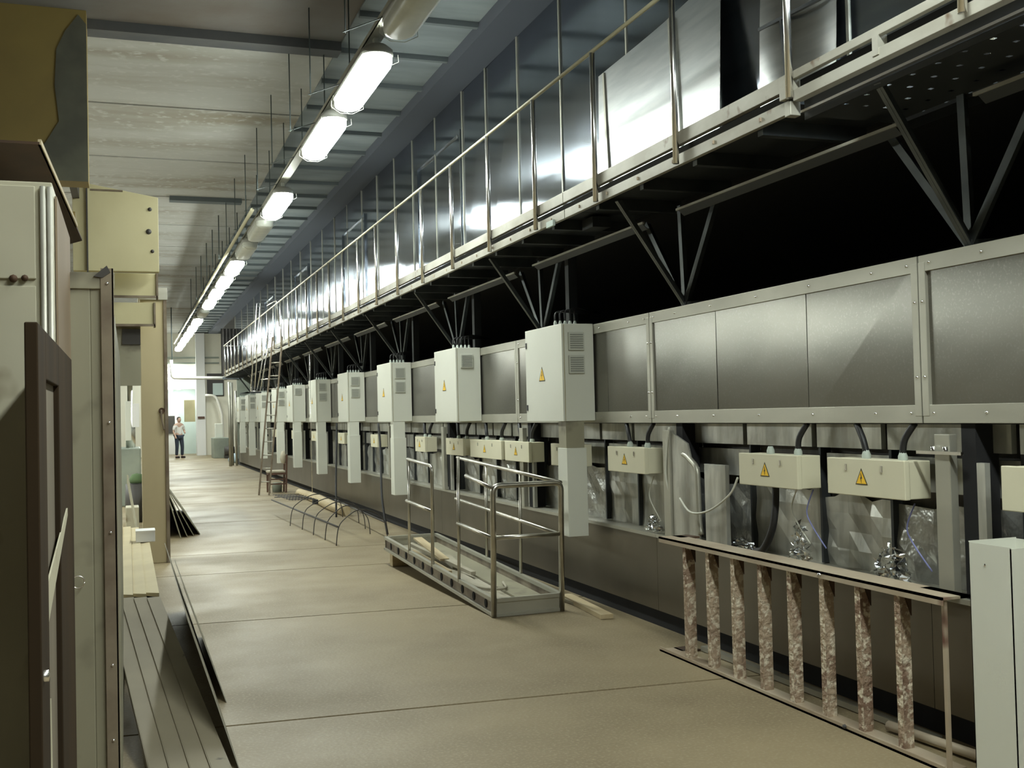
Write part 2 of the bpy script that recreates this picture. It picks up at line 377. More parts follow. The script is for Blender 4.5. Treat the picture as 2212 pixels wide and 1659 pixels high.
# uprights of the service strip
for yy in (1.3, 4.16, 6.95, 9.98, 12.8, 15.7, 18.6, 21.5, 24.4, 27.3, 30.2, 33.1, 36):
    mbuild(MB().box(X - .045, X, yy - .05, yy + .05, .69, 1.45), 'post', 'frame', .003)
    mbuild(MB().box(X + .0, X + .13, yy - .17, yy - .08, .69, ZB), 'post_slot', 'void')
    mbuild(MB().box(X - .0, X + .03, yy - .22, yy - .17, .69, 1.32), 'slot_strip', 'recess')
# clamp on the first visible post
s = MB().box(X - .06, X - .045, 4.02, 4.32, 1.355, 1.37).lathe((X - .06, 4.12, 1.372), [(.012, 0), (.012, .02), (0, .024)], 8).lathe((X - .06, 4.2, 1.372), [(.012, 0), (.012, .02), (0, .024)], 8)
mbuild(s, 'post_clamp', 'screw')
# gusset plate and bent pipe by the second post
s = MB().prism([(X - .03, 6.9, .69), (X - .03, 6.52, .69), (X - .03, 6.52, 1.20), (X - .03, 6.62, 1.26), (X - .03, 6.66, 1.36), (X - .03, 6.9, 1.44)], (.012, 0, 0)); mbuild(s, 'gusset_plate', 'recess')
s = MB().box(X - .005, X + .02, 6.72, 6.8, .72, 1.22); mbuild(s, 'gusset_slot', 'void')
s = MB().box(X - .04, X - .01, 6.15, 6.42, .69, 1.23); mbuild(s, 'side_plate', 'recess', .002)
s = MB().tube(rpath([(X - .03, 6.5, .75), (X - .03, 6.52, .82), (X - .03, 6.53, 1.2), (X - .02, 6.7, 1.28), (X, 6.85, 1.29)], .05), .02, 8); mbuild(s, 'bent_pipe', 'frame')

# ================================================================== CATWALK
cwx = 3.1
cw = thing('catwalk', (cwx, 8, 3.05), 'raised maintenance catwalk with tubular railing running above the machine', 'walkway')
def cb(s, n, m, b=0.): return s.build(n, m, cw, b)
NE = 4.56   # where the nearer stretch starts
# far stretch: upper channel, dark slot, lower channel
segs = [NE + .02] + [NE + .02 + 2.95 * i for i in range(1, 12)] + [38.0]
for a, b in zip(segs[:-1], segs[1:]):
    cb(MB().box(cwx, cwx + .035, a, b - .008, 3.165, 3.245), 'toe_board', 'galv', .002)
    cb(MB().box(cwx + .01, cwx + .04, a, b - .01, 3.05, 3.115), 'edge_channel', 'galv', .002)
    cb(MB().box(cwx + .012, WX - .01, a, b - .01, 3.10, 3.115), 'deck_plate', 'darksteel')
    for k in range(4): cb(MB().box(cwx + .05, WX, a + .3 + k * .7, a + .35 + k * .7, 3.02, 3.10), 'cross_bearer', 'strut')
    if b < 20:
        s = MB()
        for k in range(6): s.box(cwx + .002, cwx + .011, a + .25 + k * .48, a + .262 + k * .48, 3.075, 3.095)
        cb(s, 'edge_bolts', 'stringer')['kind'] = 'stuff'
cb(MB().box(cwx + .04, cwx + .055, NE, 38, 3.115, 3.165), 'edge_web', 'darksteel')
# near stretch, slightly set back with an open slot
cb(MB().box(cwx - .0, cwx + .03, -4, NE - .01, 3.205, 3.245), 'toe_board', 'galv', .002)
cb(MB().box(cwx - .0, cwx + .05, -4, NE - .03, 3.095, 3.15), 'edge_channel', 'galv', .002)
cb(MB().box(cwx + .045, cwx + .06, -4, NE - .03, 3.15, 3.205), 'edge_web', 'void')
cb(MB().box(cwx + .02, cwx + .04, -4, NE - .06, 3.03, 3.042), 'edge_lip', 'galvbright')
cb(MB().box(cwx + .05, cwx + .064, -3, NE - .05, 3.0, 3.15), 'inner_skirt', 'darksteel')
for yy in (3.9, 2.7, 1.4):
    cb(MB().box(cwx - .004, cwx + .045, yy - .02, yy + .02, 3.12, 3.21), 'slot_bracket', 'galv')
cb(MB().box(cwx - .012, cwx + .04, NE - .03, NE + .07, 3.12, 3.24).box(cwx - .01, cwx + .05, NE - .02, NE + .03, 3.03, 3.10), 'corner_bracket', 'galv', .003)
# perforated deck with real holes
s = MB(); px, py, hs = .115, .155, .011
nx, ny = 5, 48
for i in range(nx):
    for j in range(ny):
        xa, xb = cwx + .06 + i * px, cwx + .06 + (i + 1) * px
        ya = NE - .05 - (j + 1) * py; yb = ya + py; xc, yc = (xa + xb) / 2, (ya + yb) / 2; z = 3.02
        s.add([(xa, ya, z), (xb, ya, z), (xb, yb, z), (xa, yb, z), (xc - hs, yc - hs, z), (xc + hs, yc - hs, z), (xc + hs, yc + hs, z), (xc - hs, yc + hs, z)],
              [(0, 1, 5, 4), (1, 2, 6, 5), (2, 3, 7, 6), (3, 0, 4, 7)])
cb(s, 'perforated_deck', 'darksteel')
cb(MB().box(WX - .13, WX + .0, -3, NE - .05, 3.0, 3.03), 'deck_side_strip', 'darksteel')
# railing
for i in range(-3, 29):
    yy = 4.53 + 1.175 * i
    if yy > 37.9: break
    cb(MB().tube([(cwx - .02, yy, 3.05 if yy > 4.6 else 3.11), (cwx - .02, yy, 4.09)], .019, 10), 'railing_post', 'galvbright')
cb(MB().tube([(cwx - .02, -3.5, 4.1), (cwx - .02, 37.9, 4.1)], .014, 8), 'handrail', 'pipe')
s = MB().tube([(cwx - .02, 37.9, 4.1), (WX, 37.9, 4.1)], .014, 8); cb(s, 'end_rail', 'galvbright')
cb(MB().box(cwx + .25, cwx + .4, 7.55, 7.75, 3.0, 3.08), 'clip_box', 'darksteel')
s = MB().box(cwx - .008, cwx + .012, 7.72, 7.86, 3.03, 3.075); cb(s, 'edge_clip', 'farblue')
# V supports
ap = [1.25, 4.01, 6.74, 9.50, 12.28, 15.05, 17.8, 20.6, 23.4, 26.2, 29, 31.8, 34.6]
for a in ap:
    A = (X + .02, a, ZT + .01)
    for q in ((X, a + .52, 2.98), (X, a - .5, 2.98), (X, a, 3.02), (cwx + .05, a - .05, 3.02)):
        s = MB(); p = Vector(A); q = Vector(q); s.bar(p, q, .045, .006, (1, 0, 0)); s.bar(p + Vector((.02, 0, 0)), q + Vector((.02, 0, 0)), .006, .04, (1, 0, 0))
        cb(s, 'support_strut', 'strut')
    cb(MB().bar(A, (cwx + 1.6, a - .3, 2.36), .05, .05), 'support_strut', 'strut')
    if a > 8:
        cb(MB().box(X + .03, X + .11, a - .65, a - .57, ZT, 3.02), 'hanger_post', 'darksteel')
# purlin + galvanised tray under the deck
for a, b in zip(ap[:-1], ap[1:]):
    t_ = cb(MB().box(3.49, 3.505, a + .25, b - .25, 2.93, 2.945), 'cable_trough_lip', 'galv')
    s = MB().hexa([(3.50, a + .27, 2.93), (3.505, a + .27, 2.93), (3.505, b - .27, 2.93), (3.50, b - .27, 2.93), (3.54, a + .27, 2.895), (3.545, a + .27, 2.895), (3.545, b - .27, 2.895), (3.54, b - .27, 2.895)])
    cb(s, 'cable_trough', 'darksteel')

# leaning bright sheet against the housing
sh = thing('leaning_steel_sheet', (WX - .1, 7, 3.25), 'large bright brushed steel sheet leaning on the housing wall behind the railing', 'sheet')
def quad_sheet(p00, p10, p11, p01, th=.006):
    a, b, c, d = map(Vector, (p00, p10, p11, p01)); n = (b - a).cross(d - a).normalized() * th
    return MB().hexa([a, b, b + n, a + n, d, c, c + n, d + n])
def wavy_sheet(p00, p10, p11, p01, amp, n=14):
    a, b, c, d = map(Vector, (p00, p10, p11, p01)); nn = (b - a).cross(d - a).normalized(); s = MB(); vs = []; fs = []
    for side in (0, 1):
        for i in range(n + 1):
            for j in range(n + 1):
                u, v = i / n, j / n
                p = (a * (1 - u) + b * u) * (1 - v) + (d * (1 - u) + c * u) * v
                vs.append(p + nn * (amp * math.sin(u * 5 + v * 2) + side * .005))
    N = n + 1
    for side in (0, 1):
        o = side * N * N
        for i in range(n):
            for j in range(n):
                q = [o + i * N + j, o + (i + 1) * N + j, o + (i + 1) * N + j + 1, o + i * N + j + 1]
                fs.append(q if side == 0 else q[::-1])
    return s.add(vs, fs, 0, True)
wavy_sheet((WX - .16, 8.02, 3.25), (WX - .20, 6.1, 3.25), (WX - .04, 6.25, 4.50), (WX - .05, 8.22, 4.38), .012).build('sheet_face', 'brightsteel', sh)
s = MB().bar((WX - .19, 7.78, 3.25), (WX - .07, 8.1, 4.37), .03, .02, (1, 0, 0)).bar((WX - .21, 6.62, 3.25), (WX - .07, 6.95, 4.42), .03, .02, (1, 0, 0)); s.build('sheet_batten', 'frame', sh)
s2 = thing('leaning_crumpled_sheet', (WX - .1, 5.6, 3.25), 'dented pale steel sheet with dark fold lines, leaning right of the large bright sheet', 'sheet')
wavy_sheet((WX - .12, 5.72, 3.25), (WX - .12, 5.02, 3.25), (WX - .03, 5.0, 4.35), (WX - .03, 5.75, 4.35), .03).build('sheet_face', 'brightsteel', s2)
MB().bar((WX - .10, 5.74, 3.92), (WX - .10, 5.0, 3.88), .02, .02).bar((WX - .13, 5.4, 3.3), (WX - .10, 5.5, 3.9), .02, .02).build('fold_line', 'darksteel', s2)

# ================================================================== ELECTRIC CABINETS
def tri_sign(cx, yc, zc, h, parent):
    s = MB(); hw = h / 1.732 ; k = .80
    T = lambda q, dx: [(cx - dx, yc - hw * q, zc - h / 3 * q), (cx - dx, yc, zc + h * 2 / 3 * q), (cx - dx, yc + hw * q, zc - h / 3 * q)]
    s.prism(T(1, 0), (-.0015, 0, 0), 1); s.prism(T(k, .0015), (-.001, 0, 0), 0)
    b = [(0, .36), (-.10, .04), (.0, .06), (-.03, -.24), (.09, .12), (.0, .10), (.04, .36)]
    s.prism([(cx - .0026, yc + u * h, zc + v * h) for u, v in b][::-1], (-.001, 0, 0), 1)
    return s.build('warning_sign', ['yellow', 'signblack'], parent)
def make_cabinet(Y, sign=True, vents=2, L=.86):
    c = thing('electrical_cabinet', (3.5, Y + L / 2, 1.52), None, 'cabinet', 'grey enamel cabinets hung in a row on the machine casing')
    x0, x1 = 3.35, X; z0, z1 = 1.52, 2.32
    MB().box(x0 + .024, x1 - .016, Y, Y + L, z0, z1).build('body', 'cab', c, .004)
    g = MB().box(x0 + .016, x0 + .026, Y + .004, Y + L - .004, z0 + .004, z1 - .004).build('gasket', 'gasket', c)
    d = MB().box(x0, x0 + .018, Y - .003, Y + L, z0, z1 + .002).build('door', 'cab', c, .003)
    for zz in (z0 + .12, z1 - .13):
        MB().box(x0 - .006, x0 + .001, Y + L - .04, Y + L - .015, zz - .025, zz + .025).build('hinge', 'black', d)
    if sign: tri_sign(x0, Y + .46, 1.905, .125, d)
    for k in range(vents):
        zc = z1 - .145 - k * .19
        v = MB().box(x0 + .055, x0 + .195, Y - .02, Y, zc - .075, zc + .075).build('vent', 'vent', c, .004)
        s = MB()
        for q in range(7): s.box(x0 + .068, x0 + .182, Y - .024, Y - .019, zc - .058 + q * .018, zc - .050 + q * .018)
        s.build('vent_louvre', 'ventdark', v)
    s = MB()
    for k in range(5):
        xx = x0 + .07 + k * .045
        s.lathe((xx, Y + .3, z1), [(.016, 0), (.016, .035), (.011, .04), (.011, .05), (0, .05)], 8)
    s.build('conduit_gland', 'gland', c)
    s = MB()
    for k in range(5):
        xx = x0 + .07 + k * .045
        s.tube(rpath([(xx, Y + .3, z1 + .04), (xx, Y + .31, z1 + .13 + .01 * k), (xx + .25, Y + .33, z1 + .12)], .05), .008, 6)
    s.build('conduit', 'black', c)
    return c
cabY = [8.24, 11.30, 14.38, 17.48, 20.62, 23.75, 26.5, 30.0, 32.9, 35.7]
cl = ['nearest grey wall cabinet, warning triangle on its door, two square vents on its end',
      'second grey cabinet from the camera, one square vent on its end',
      'third grey cabinet from the camera, two stacked vents, above the platform end',
      'fourth cabinet from the camera, with two faint vents on its end',
      'fifth cabinet from the camera, crossed by a thin hanging line',
      'sixth cabinet from the camera, one vent, just right of the tall ladder',
      'seventh cabinet from the camera, partly behind the tall ladder',
      'eighth cabinet from the camera, just left of the tall ladder',
      'ninth cabinet from the camera, second from the far end of the row',
      'tenth and farthest cabinet at the far end of the row']
cA = make_cabinet(cabY[0]); cA['label'] = cl[0]
cB = make_cabinet(cabY[1], vents=1); cB['label'] = cl[1]
for i in range(2, 10):
    src, sy = (cB, cabY[1]) if i in (5,) else (cA, cabY[0])
    c = copy_tree(src); c.location.y += cabY[i] - sy; c['label'] = cl[i]
cablab = ['nearest', 'second', 'third', 'fourth', 'fifth', 'sixth', 'seventh', 'eighth', 'ninth', 'tenth']
# cable trunking under each cabinet
for i, yy in enumerate(cabY):
    if i == 1: continue      # the second cabinet has none
    bot = .58 if i == 0 else .53
    t = thing('cable_trunking', (3.44, yy + .05, bot), 'pale square trunking hanging below the ' + cablab[i] + ' cabinet from the camera', 'trunking', 'trunkings hanging under the cabinets')
    MB().box(3.37, 3.53, yy - .0, yy + .16, 1.28, 1.515).build('upper_sleeve', 'greylock' if i == 0 else 'cab', t)
    MB().box(3.365, 3.54, yy - .02, yy + .18, bot, 1.30).build('trunk_body', 'cab', t, .003)
# trunking that stands at the right edge
t = thing('standing_trunking', (3.45, 3.5, 0), 'broad pale trunking with open top at the lower right corner of the picture', 'trunking')
s = MB(); x0, x1, y0, y1 = 3.30, 3.55, 3.44, 3.67
s.box(x0, x0 + .004, y0, y1, 0, 1.015).box(x1 - .004, x1, y0, y1, 0, 1.015).box(x0, x1, y0, y0 + .004, 0, 1.01).box(x0, x1, y1 - .004, y1, 0, 1.02)
s.build('trunk_wall', 'cab', t); MB().box(x0 + .004, x1 - .004, y0 + .004, y1 - .004, .9, .905).build('inner_filling', 'recess', t)
MB().lathe((3.298, 3.58, .93), [(.006, 0), (0, .004)], 8, (-1, 0, 0)).build('rivet', 'screw', t)

# ================================================================== JUNCTION BOXES
def make_jbox(y0, y1, label, sign=True, z0=1.13, z1=1.32, near=True, xf=3.55):
    b = thing('junction_box', (xf + .08, (y0 + y1) / 2, z0), label, 'box', 'beige junction boxes in the service strip of the machine')
    MB().box(xf + .03, xf + .16, y0 + .005, y1 - .005, z0, z1 - .004).build('box_body', 'box', b, .004)
    lid = MB().box(xf, xf + .032, y0, y1, z0 - .003, z1).build('lid', 'box', b, .004)
    if near:
        L = y1 - y0
        for yy in (y0 + L * .27, y0 + L * .73):
            MB().box(xf - .006, xf, yy - .008, yy + .008, z1 - .065, z1 - .03).build('screw', 'screw', lid, .002)
            MB().lathe((xf + .09, yy - .05, z1 - .004), [(.024, 0), (.024, .02), (.018, .035), (.014, .045), (0, .045)], 12).build('gland', 'gland', b)
    if sign: tri_sign(xf, (y0 + y1) / 2 + (.02 if near else 0), (z0 + z1) / 2 - .01, .085, lid)
    return b
jb = [(3.10, 3.74, 'beige junction box cut by the right edge of the picture'),
      (4.36, 4.98, 'largest beige junction box, warning triangle, right of the rusty stair frame top'),
      (5.26, 5.88, 'beige junction box left of the largest one, thick black cable curling below it'),
      (7.18, 7.83, 'beige junction box with warning triangle, right of the nearest trunking'),
      (8.50, 9.05, 'beige junction box half hidden behind the nearest trunking'),
      (9.62, 10.31, 'beige junction box, right one of three in a row beyond the nearest trunking'),
      (10.42, 11.48, 'beige junction box, middle one of three in a row beyond the nearest trunking'),
      (11.75, 12.45, 'beige junction box, left one of three in a row beyond the nearest trunking'),
      (13.42, 13.92, 'small square junction box right of the trunking under the third cabinet'),
      (16.22, 16.70, 'small square junction box right of the trunking under the fourth cabinet'),
      (18.9, 19.5, 'small far junction box right of the trunking under the fifth cabinet'),
      (21.9, 22.5, 'small far junction box right of the trunking under the sixth cabinet'),
      (24.6, 25.4, 'tiny far junction box left of the trunking under the sixth cabinet'),
      (28.0, 28.9, 'tiny far junction box right of the trunking under the eighth cabinet')]
for i, (a, b, l) in enumerate(jb): make_jbox(a, b, l, sign=i not in (0, 4) and i < 12, near=i < 9)
# black cables from the casing into the boxes
def cable(pts, r, label, m='black', grp='black cables above the junction boxes', name='cable'):
    return tag(MB().tube(pts, r, 8).build(name, m), label, 'cable', grp)
def smooth(pts, n=5):
    P = [Vector(p) for p in pts]; out = []
    P = [P[0]] + P + [P[-1]]
    for i in range(1, len(P) - 2):
        for k in range(n):
            t = k / n; a, b, c, d = P[i - 1], P[i], P[i + 1], P[i + 2]
            out.append(.5 * ((2 * b) + (c - a) * t + (2 * a - 5 * b + 4 * c - d) * t * t + (3 * b - a - 3 * c + d) * t ** 3))
    return out + [P[-2]]
cb_l = {1: 'largest junction box', 2: 'junction box left of the largest', 3: 'junction box right of the nearest trunking', 5: 'right one of the three grouped boxes', 6: 'middle one of the three grouped boxes', 7: 'left one of the three grouped boxes', 8: 'small square box right of the third trunking'}
for i in (1, 2, 3, 5, 6, 7, 8):
    a, b, _ = jb[i]; L = b - a
    for q, yy in enumerate((a + L * .27 - .05, a + L * .73 - .05)):
        if i == 2 and q == 1: continue
        dy = (.10 if q else -.07)
        cable(smooth([(3.64, yy, 1.35), (3.64, yy + dy * .25, 1.42), (3.66, yy + dy, 1.50)]), .017 if i < 5 else .02, ('far' if q else 'near') + ' black cable dropping into the ' + cb_l[i])
cable(smooth([(3.64, 5.62, 1.135), (3.62, 5.60, 1.0), (3.61, 5.63, .86), (3.64, 5.78, .73), (3.68, 5.95, .70)]), .022, 'thick black cable curling down below the second nearest junction box')
cable(smooth([(3.60, 6.88, 1.47), (3.60, 6.93, 1.33), (3.60, 6.95, 1.1), (3.63, 6.9, .95)]), .008, 'thin pale hose hanging beside the second post of the service strip', 'wirewhite')
cable(smooth([(3.60, 6.75, .98), (3.57, 6.55, .90), (3.57, 6.3, .93), (3.58, 6.05, 1.05), (3.60, 5.98, 1.16)]), .007, 'white wire sagging between the second post and the junction boxes', 'wirewhite')
for k, (yy, zz, m, l) in enumerate([(5.45, 1.13, 'wirewhite', 'bundle wire, white, hanging at the lower right of a junction box'), (5.3, 1.12, 'wireblue', 'thin blue wire hanging right below the second nearest junction box'),
                                    (4.45, 1.10, 'wireblue', 'thin blue wire drooping below the largest junction box'), (7.3, 1.1, 'wirewhite', 'white wire loop below the box right of the nearest trunking')]):
    cable(smooth([(3.68, yy, zz), (3.66, yy + .04, zz - .12), (3.65, yy - .02, zz - .2), (3.67, yy - .12, zz - .32)]), .004, l, m, 'thin wires in the service strip', 'wire')
# crinkled foil pieces
def foil(y, z, wdt, hgt, label, seed):
    r = random.Random(seed); n = 15; vs = []; fs = []
    for a in range(n):
        for c in range(n):
            vs.append((3.66 + r.uniform(-.025, .025), y + wdt * (a / (n - 1) - .5) * (1.2 - .6 * c / n) + r.uniform(-.01, .01), z + hgt * (c / (n - 1)) * (1 - .5 * abs(a / (n - 1) - .5)) + r.uniform(-.008, .008)))
    for a in range(n - 1):
        for c in range(n - 1):
            if r.random() < (.25 + .5 * (1 - c / n)): fs.append((a * n + c, (a + 1) * n + c, (a + 1) * n + c + 1, a * n + c + 1))
    return tag(MB().add(vs, fs).build('foil_scrap', 'foil'), label, 'foil', 'crinkled foil scraps on the machine ledge')
foil(7.28, .70, .22, .13, 'crinkled silver foil scrap on the ledge right of the nearest trunking', 1)
foil(5.42, .70, .2, .24, 'crinkled silver foil scrap beside the curling black cable', 2)
foil(4.62, .70, .28, .2, 'crinkled silver foil scrap below the largest junction box', 3)
foil(6.05, .70, .3, .07, 'flat shiny foil strip at the foot of the hanging film', 4)
foil(3.62, 1.02, .12, .05, 'small foil scrap below the box at the right edge', 5)

# ================================================================== RUSTY STAIR FRAME (lying on its side)
st = thing('stair_frame', (3.3, 5.2, 0), 'rusty steel stair with eight tread plates lying on its long side before the machine skirt', 'stair')
SX = 3.30
for z0, z1, a0, a1 in ((0.0, .012, 3.86, 6.53), (.745, .757, 3.84, 6.50)):
    s = MB().box(SX, SX + (.16 if z0 else .12), a0, a1, z0, z1)
    if z0 == 0: s.box(SX, SX + .008, a0, a1, 0, .028)
    else: s.box(SX, SX + .008, a0, a1, .722, .757)
    s.build('stringer', 'stringer', st)
    MB().prism([(SX + .1, a1 - .12, z0), (SX + .24, a1 - .12, z0), (SX + .22, a1 + .01, z0), (SX + .1, a1 - .0, z0)], (0, 0, .012)).build('end_plate', 'rustplate', st)
MB().box(SX + .10, SX + .16, 3.84, 4.1, .745, .757).build('end_plate', 'rustplate', st)
for k in range(8):
    yy = 6.19 - .2895 * k
    s = MB().box(SX + .012, SX + .095, yy, yy + .006, .012, .745).box(SX + .012, SX + .017, yy - .03, yy, .012, .745)
    s.build('tread', 'rust', st)
    MB().prism([(SX + .05, yy - .012, .74), (SX + .095, yy - .012, .74), (SX + .095, yy - .012, .62)], (0, .008, 0)).build('tread_shadow', 'rustplate', st)  # dark triangle standing in for the top stringer's shadow on the tread
MB().box(SX + .03, SX + .045, 3.86, 3.88, .01, .75).build('end_bar', 'stringer', st)
MB().lathe((SX, 4.72, .74), [(.012, 0), (.01, .01), (0, .014)], 8, (-1, 0, 0)).build('bolt', 'bolt', st)
MB().lathe((SX, 4.55, .02), [(.012, 0), (.01, .01), (0, .014)], 8, (-1, 0, 0)).build('bolt', 'dark', st)
# ================================================================== WORK PLATFORM (tilted: far end lifted)
pf = thing('work_platform', (2.67, 8.13, 0.003), 'low steel work platform with tubular guard rails standing on the floor beside the machine', 'platform', rot=(.045, 0, .026))
L_, W_ = 3.45, .60
def pb(s, n, m, b=0.): return s.build(n, m, pf, b, local=True)
for xx in (0, W_):
    sg = 1 if xx == 0 else -1
    s = MB().box(xx, xx + sg * .035, 0, L_, .115, .145).box(xx, xx + sg * .03, 0, L_, 0, .025)
    pb(s, 'side_beam', 'frame')
    pb(MB().box(xx + sg * .02, xx + sg * .028, 0.03, L_ - .03, .025, .115), 'beam_web', 'webgrey')
    s = MB()
    for k in range(11): s.lathe((xx + sg * .019, .22 + k * .3, .068), [(.038, 0), (.038, .002), (0, .002)], 12, (-sg, 0, 0))
    if sg > 0: pb(s, 'beam_hole', 'void')
for yy in (0, L_ - .03): pb(MB().box(0, W_, yy, yy + .03, .115, .145).box(0, W_, yy, yy + .025, 0, .025).box(0.01, W_ - .01, yy + .012, yy + .018, .02, .12), 'end_beam', 'frame')
pb(MB().box(.03, W_ - .03, .03, L_ - .03, .03, .04), 'deck_tray', 'dirtywood')
pb(MB().box(.34, W_ - .03, .1, L_ - .1, .045, .06), 'deck_strip', 'greylock')
r = .017
T = 'tube'
pb(MB().tube(rpath([(.01, 0.01, .0), (.01, 0.01, 1.03), (W_ - .01, .01, 1.03), (W_ - .01, 0.01, 0)], .06), r + .006, 10), 'end_guard', T)
pb(MB().tube([(.01, .01, .62), (W_ - .01, .01, .62)], r, 8), 'mid_rail', T)
pb(MB().tube([(.01, 0.0, 1.01), (.01, .67, 1.05)], r, 8), 'top_rail', T)
pb(MB().tube([(.01, 0.0, .62), (.01, .9, .62)], r, 8), 'mid_rail', T)
pb(MB().tube([(.01, .88, .12), (.01, .88, 1.19)], r - .003, 8), 'guard_post', T)
pb(MB().tube(rpath([(.01, 1.66, .12), (.01, 1.66, 1.05), (.01, 2.5, 1.05)], .06), r, 8), 'far_guard', T)
pb(MB().tube([(.01, 2.46, .12), (.01, 2.46, 1.05)], r - .003, 8), 'guard_post', T)
pb(MB().tube([(.01, 1.66, .63), (.01, 2.55, .63)], r, 8), 'mid_rail', T)
pb(MB().tube([(W_ - .01, 0.02, 1.03), (W_ - .01, 2.68, 1.03)], r, 8), 'top_rail', T)
pb(MB().tube([(W_ - .01, 0.02, .61), (W_ - .01, 2.75, .60)], r, 8), 'mid_rail', T)
for yy in (.91, 1.8, 2.66): pb(MB().tube([(W_ - .01, yy, .12), (W_ - .01, yy, 1.03)], r - .003, 8), 'guard_post', T)
tag(MB().box(2.62, 3.2, 11.35, 11.47, 0, .135).build('support_block', 'wood', None, .004), 'wooden block under the raised far end of the work platform', 'block')
def plat(x, y, z):
    return Vector((2.67, 8.13, .003)) + Euler((.045, 0, .026)).to_matrix() @ Vector((x, y, z))
def board(p, q, w, h, label, name='board', m='wood', grp=None, cat='board'):
    return tag(MB().bar(p, q, w, h).build(name, m), label, cat, grp)
G = 'pale boards piled on the work platform'
board(plat(.16, .35, .052), plat(.16, 2.4, .055), .2, .018, 'wide pale board lying flat along the platform, under the others', m='dirtywood', grp=G)
board(plat(.12, 1.5, .085), plat(.08, 2.6, .11), .05, .03, 'narrow batten lying near the left edge of the platform', grp=G)
board(plat(.30, 1.35, .09), plat(.10, 2.75, .16), .05, .03, 'narrow batten lying diagonally across the platform boards', m='dirtywood', grp=G)
board(plat(.20, 1.9, .13), plat(.22, 2.9, .19), .09, .02, 'short pale plank topmost at the far end of the platform pile', grp=G)
board(plat(.28, 1.75, .08), plat(.33, 2.3, .09), .1, .03, 'short thick offcut in the middle of the platform', m='dirtywood', grp=G)
tag(MB().tube(smooth([plat(.10, .95, .08), plat(.2, .7, .08), plat(.35, .66, .08), plat(.42, .9, .08)]), .012, 8).build('hose', 'dirtywood'), 'short curved hose end lying on the platform board', 'hose')

# boards and scraps on the floor by the machine
board((3.52, 8.7, .02), (3.44, 7.68, .02), .10, .035, 'pale wooden board on the floor right of the work platform')
board((3.42, 9.6, .015), (3.48, 8.3, .015), .07, .02, 'thin dusty lath on the floor along the machine foot', m='dirtywood')
tag(MB().bar((3.56, 6.4, .02), (3.56, 4.2, .02), .05, .03).build('steel_strip', 'frame'), 'long pale steel strip on the floor behind the stair frame', 'strip')
tag(MB().tube([(3.48, 4.45, .03), (3.53, 3.9, .03)], .025, 8).build('floor_pipe', 'stringer'), 'short rusty pipe on the floor left of the standing trunking', 'pipe')
tag(MB().tube(smooth([(3.3, 22.6, .06), (3.32, 20.5, .08), (3.28, 18.8, .08), (3.3, 17.6, .08)]), .09, 10).build('rolled_mat', 'wood'), 'pale rolled mat lying along the machine foot beyond the wire frame', 'mat')

# ================================================================== WIRE HOOP FRAME
hf = thing('wire_hoop_frame', (2.8, 15, 0), 'low black wire frame of arched hoops standing on the floor beyond the platform', 'frame')
for i, (yl, xl, yr, xr) in enumerate([(16.35, 2.24, 17.3, 3.2), (15.7, 2.32, 16.2, 3.24), (14.9, 2.35, 15.3, 3.15), (14.2, 2.39, 14.6, 3.07), (13.5, 2.41, 13.9, 3.15)]):
    P = [(xl, yl, .006), (xl + .03, yl, .22), (xl + .12, yl + .04, .33), (xl + (xr - xl) * .45, (yl + yr) / 2, .42), (xr - .15, yr, .35), (xr - .03, yr, .22), (xr, yr, .006)]
    MB().tube(smooth(P, 6), .007, 6).build('hoop', 'dark', hf)
MB().tube([(2.25, 18.6, .24), (2.43, 13.5, .24)], .012, 6).build('long_bar', 'dark', hf)
MB().tube([(3.24, 18.2, .22), (3.13, 13.9, .22)], .012, 6).build('long_bar', 'dark', hf)
MB().tube([(2.26, 18.3, .30), (2.6, 18.0, .32), (2.75, 17.2, .32)], .008, 6).build('cross_bar', 'dark', hf)
s = MB()
for k in range(9): s.tube([(2.3 + k * .05, 18.9 - k * .02, .30), (2.42 + k * .045, 17.3, .31)], .004, 4)
for k in range(8): s.tube([(2.31 + .01 * k, 18.9 - k * .2, .305), (2.74 + .01 * k, 18.8 - k * .2, .305)], .004, 4)
s.build('wire_mesh', 'dark', hf)['kind'] = 'stuff'
tag(MB().box(2.72, 2.8, 17.2, 17.3, .24, .31).build('frame_clamp', 'black', hf), None)

# ================================================================== TALL LADDER AND HANGING LADDER
ld = thing('tall_ladder', (2.6, 23.4, 0), 'tall narrow metal ladder leaning up to the catwalk edge', 'ladder')
A0, A1 = Vector((2.66, 23.3, 0)), Vector((3.04, 23.6, 3.35)); off = Vector((.095, -.07, 0))
for sgn in (-1, 1): MB().bar(A0 + off * sgn, A1 + off * sgn, .03, .07, (0, 1, 0)).build('stile', 'angle', ld)
for k in range(1, 12):
    p = A0 + (A1 - A0) * (k / 12.0); MB().tube([p - off, p + off], .014, 6).build('rung', 'galv', ld)
hl = thing('hooked_access_ladder', (2.65, 24.4, 2.2), 'U shaped tubular access ladder hanging from the catwalk railing, left of the tall ladder', 'ladder')
for (x0, x1, xt, zt) in ((2.50, 2.58, 2.67, 4.1), (2.63, 2.70, 2.90, 3.55)):
    for xx in (x0, x1):
        MB().tube([(xx, 24, 2.2), (xt + (xx - x0) * .9, 24.0, zt)], .012, 6).build('tube_leg', 'galvbright', hl)
MB().tube([(2.50, 24, 2.2), (2.70, 24.0, 2.2)], .012, 6).build('bottom_bar', 'galvbright', hl)
MB().tube([(2.72, 24, 2.45), (3.08, 24.0, 2.48)], .012, 6).build('stay_bar', 'galvbright', hl)
MB().box(2.5, 2.72, 23.95, 24.15, 2.16, 2.19).build('foot_step', 'darksteel', hl)
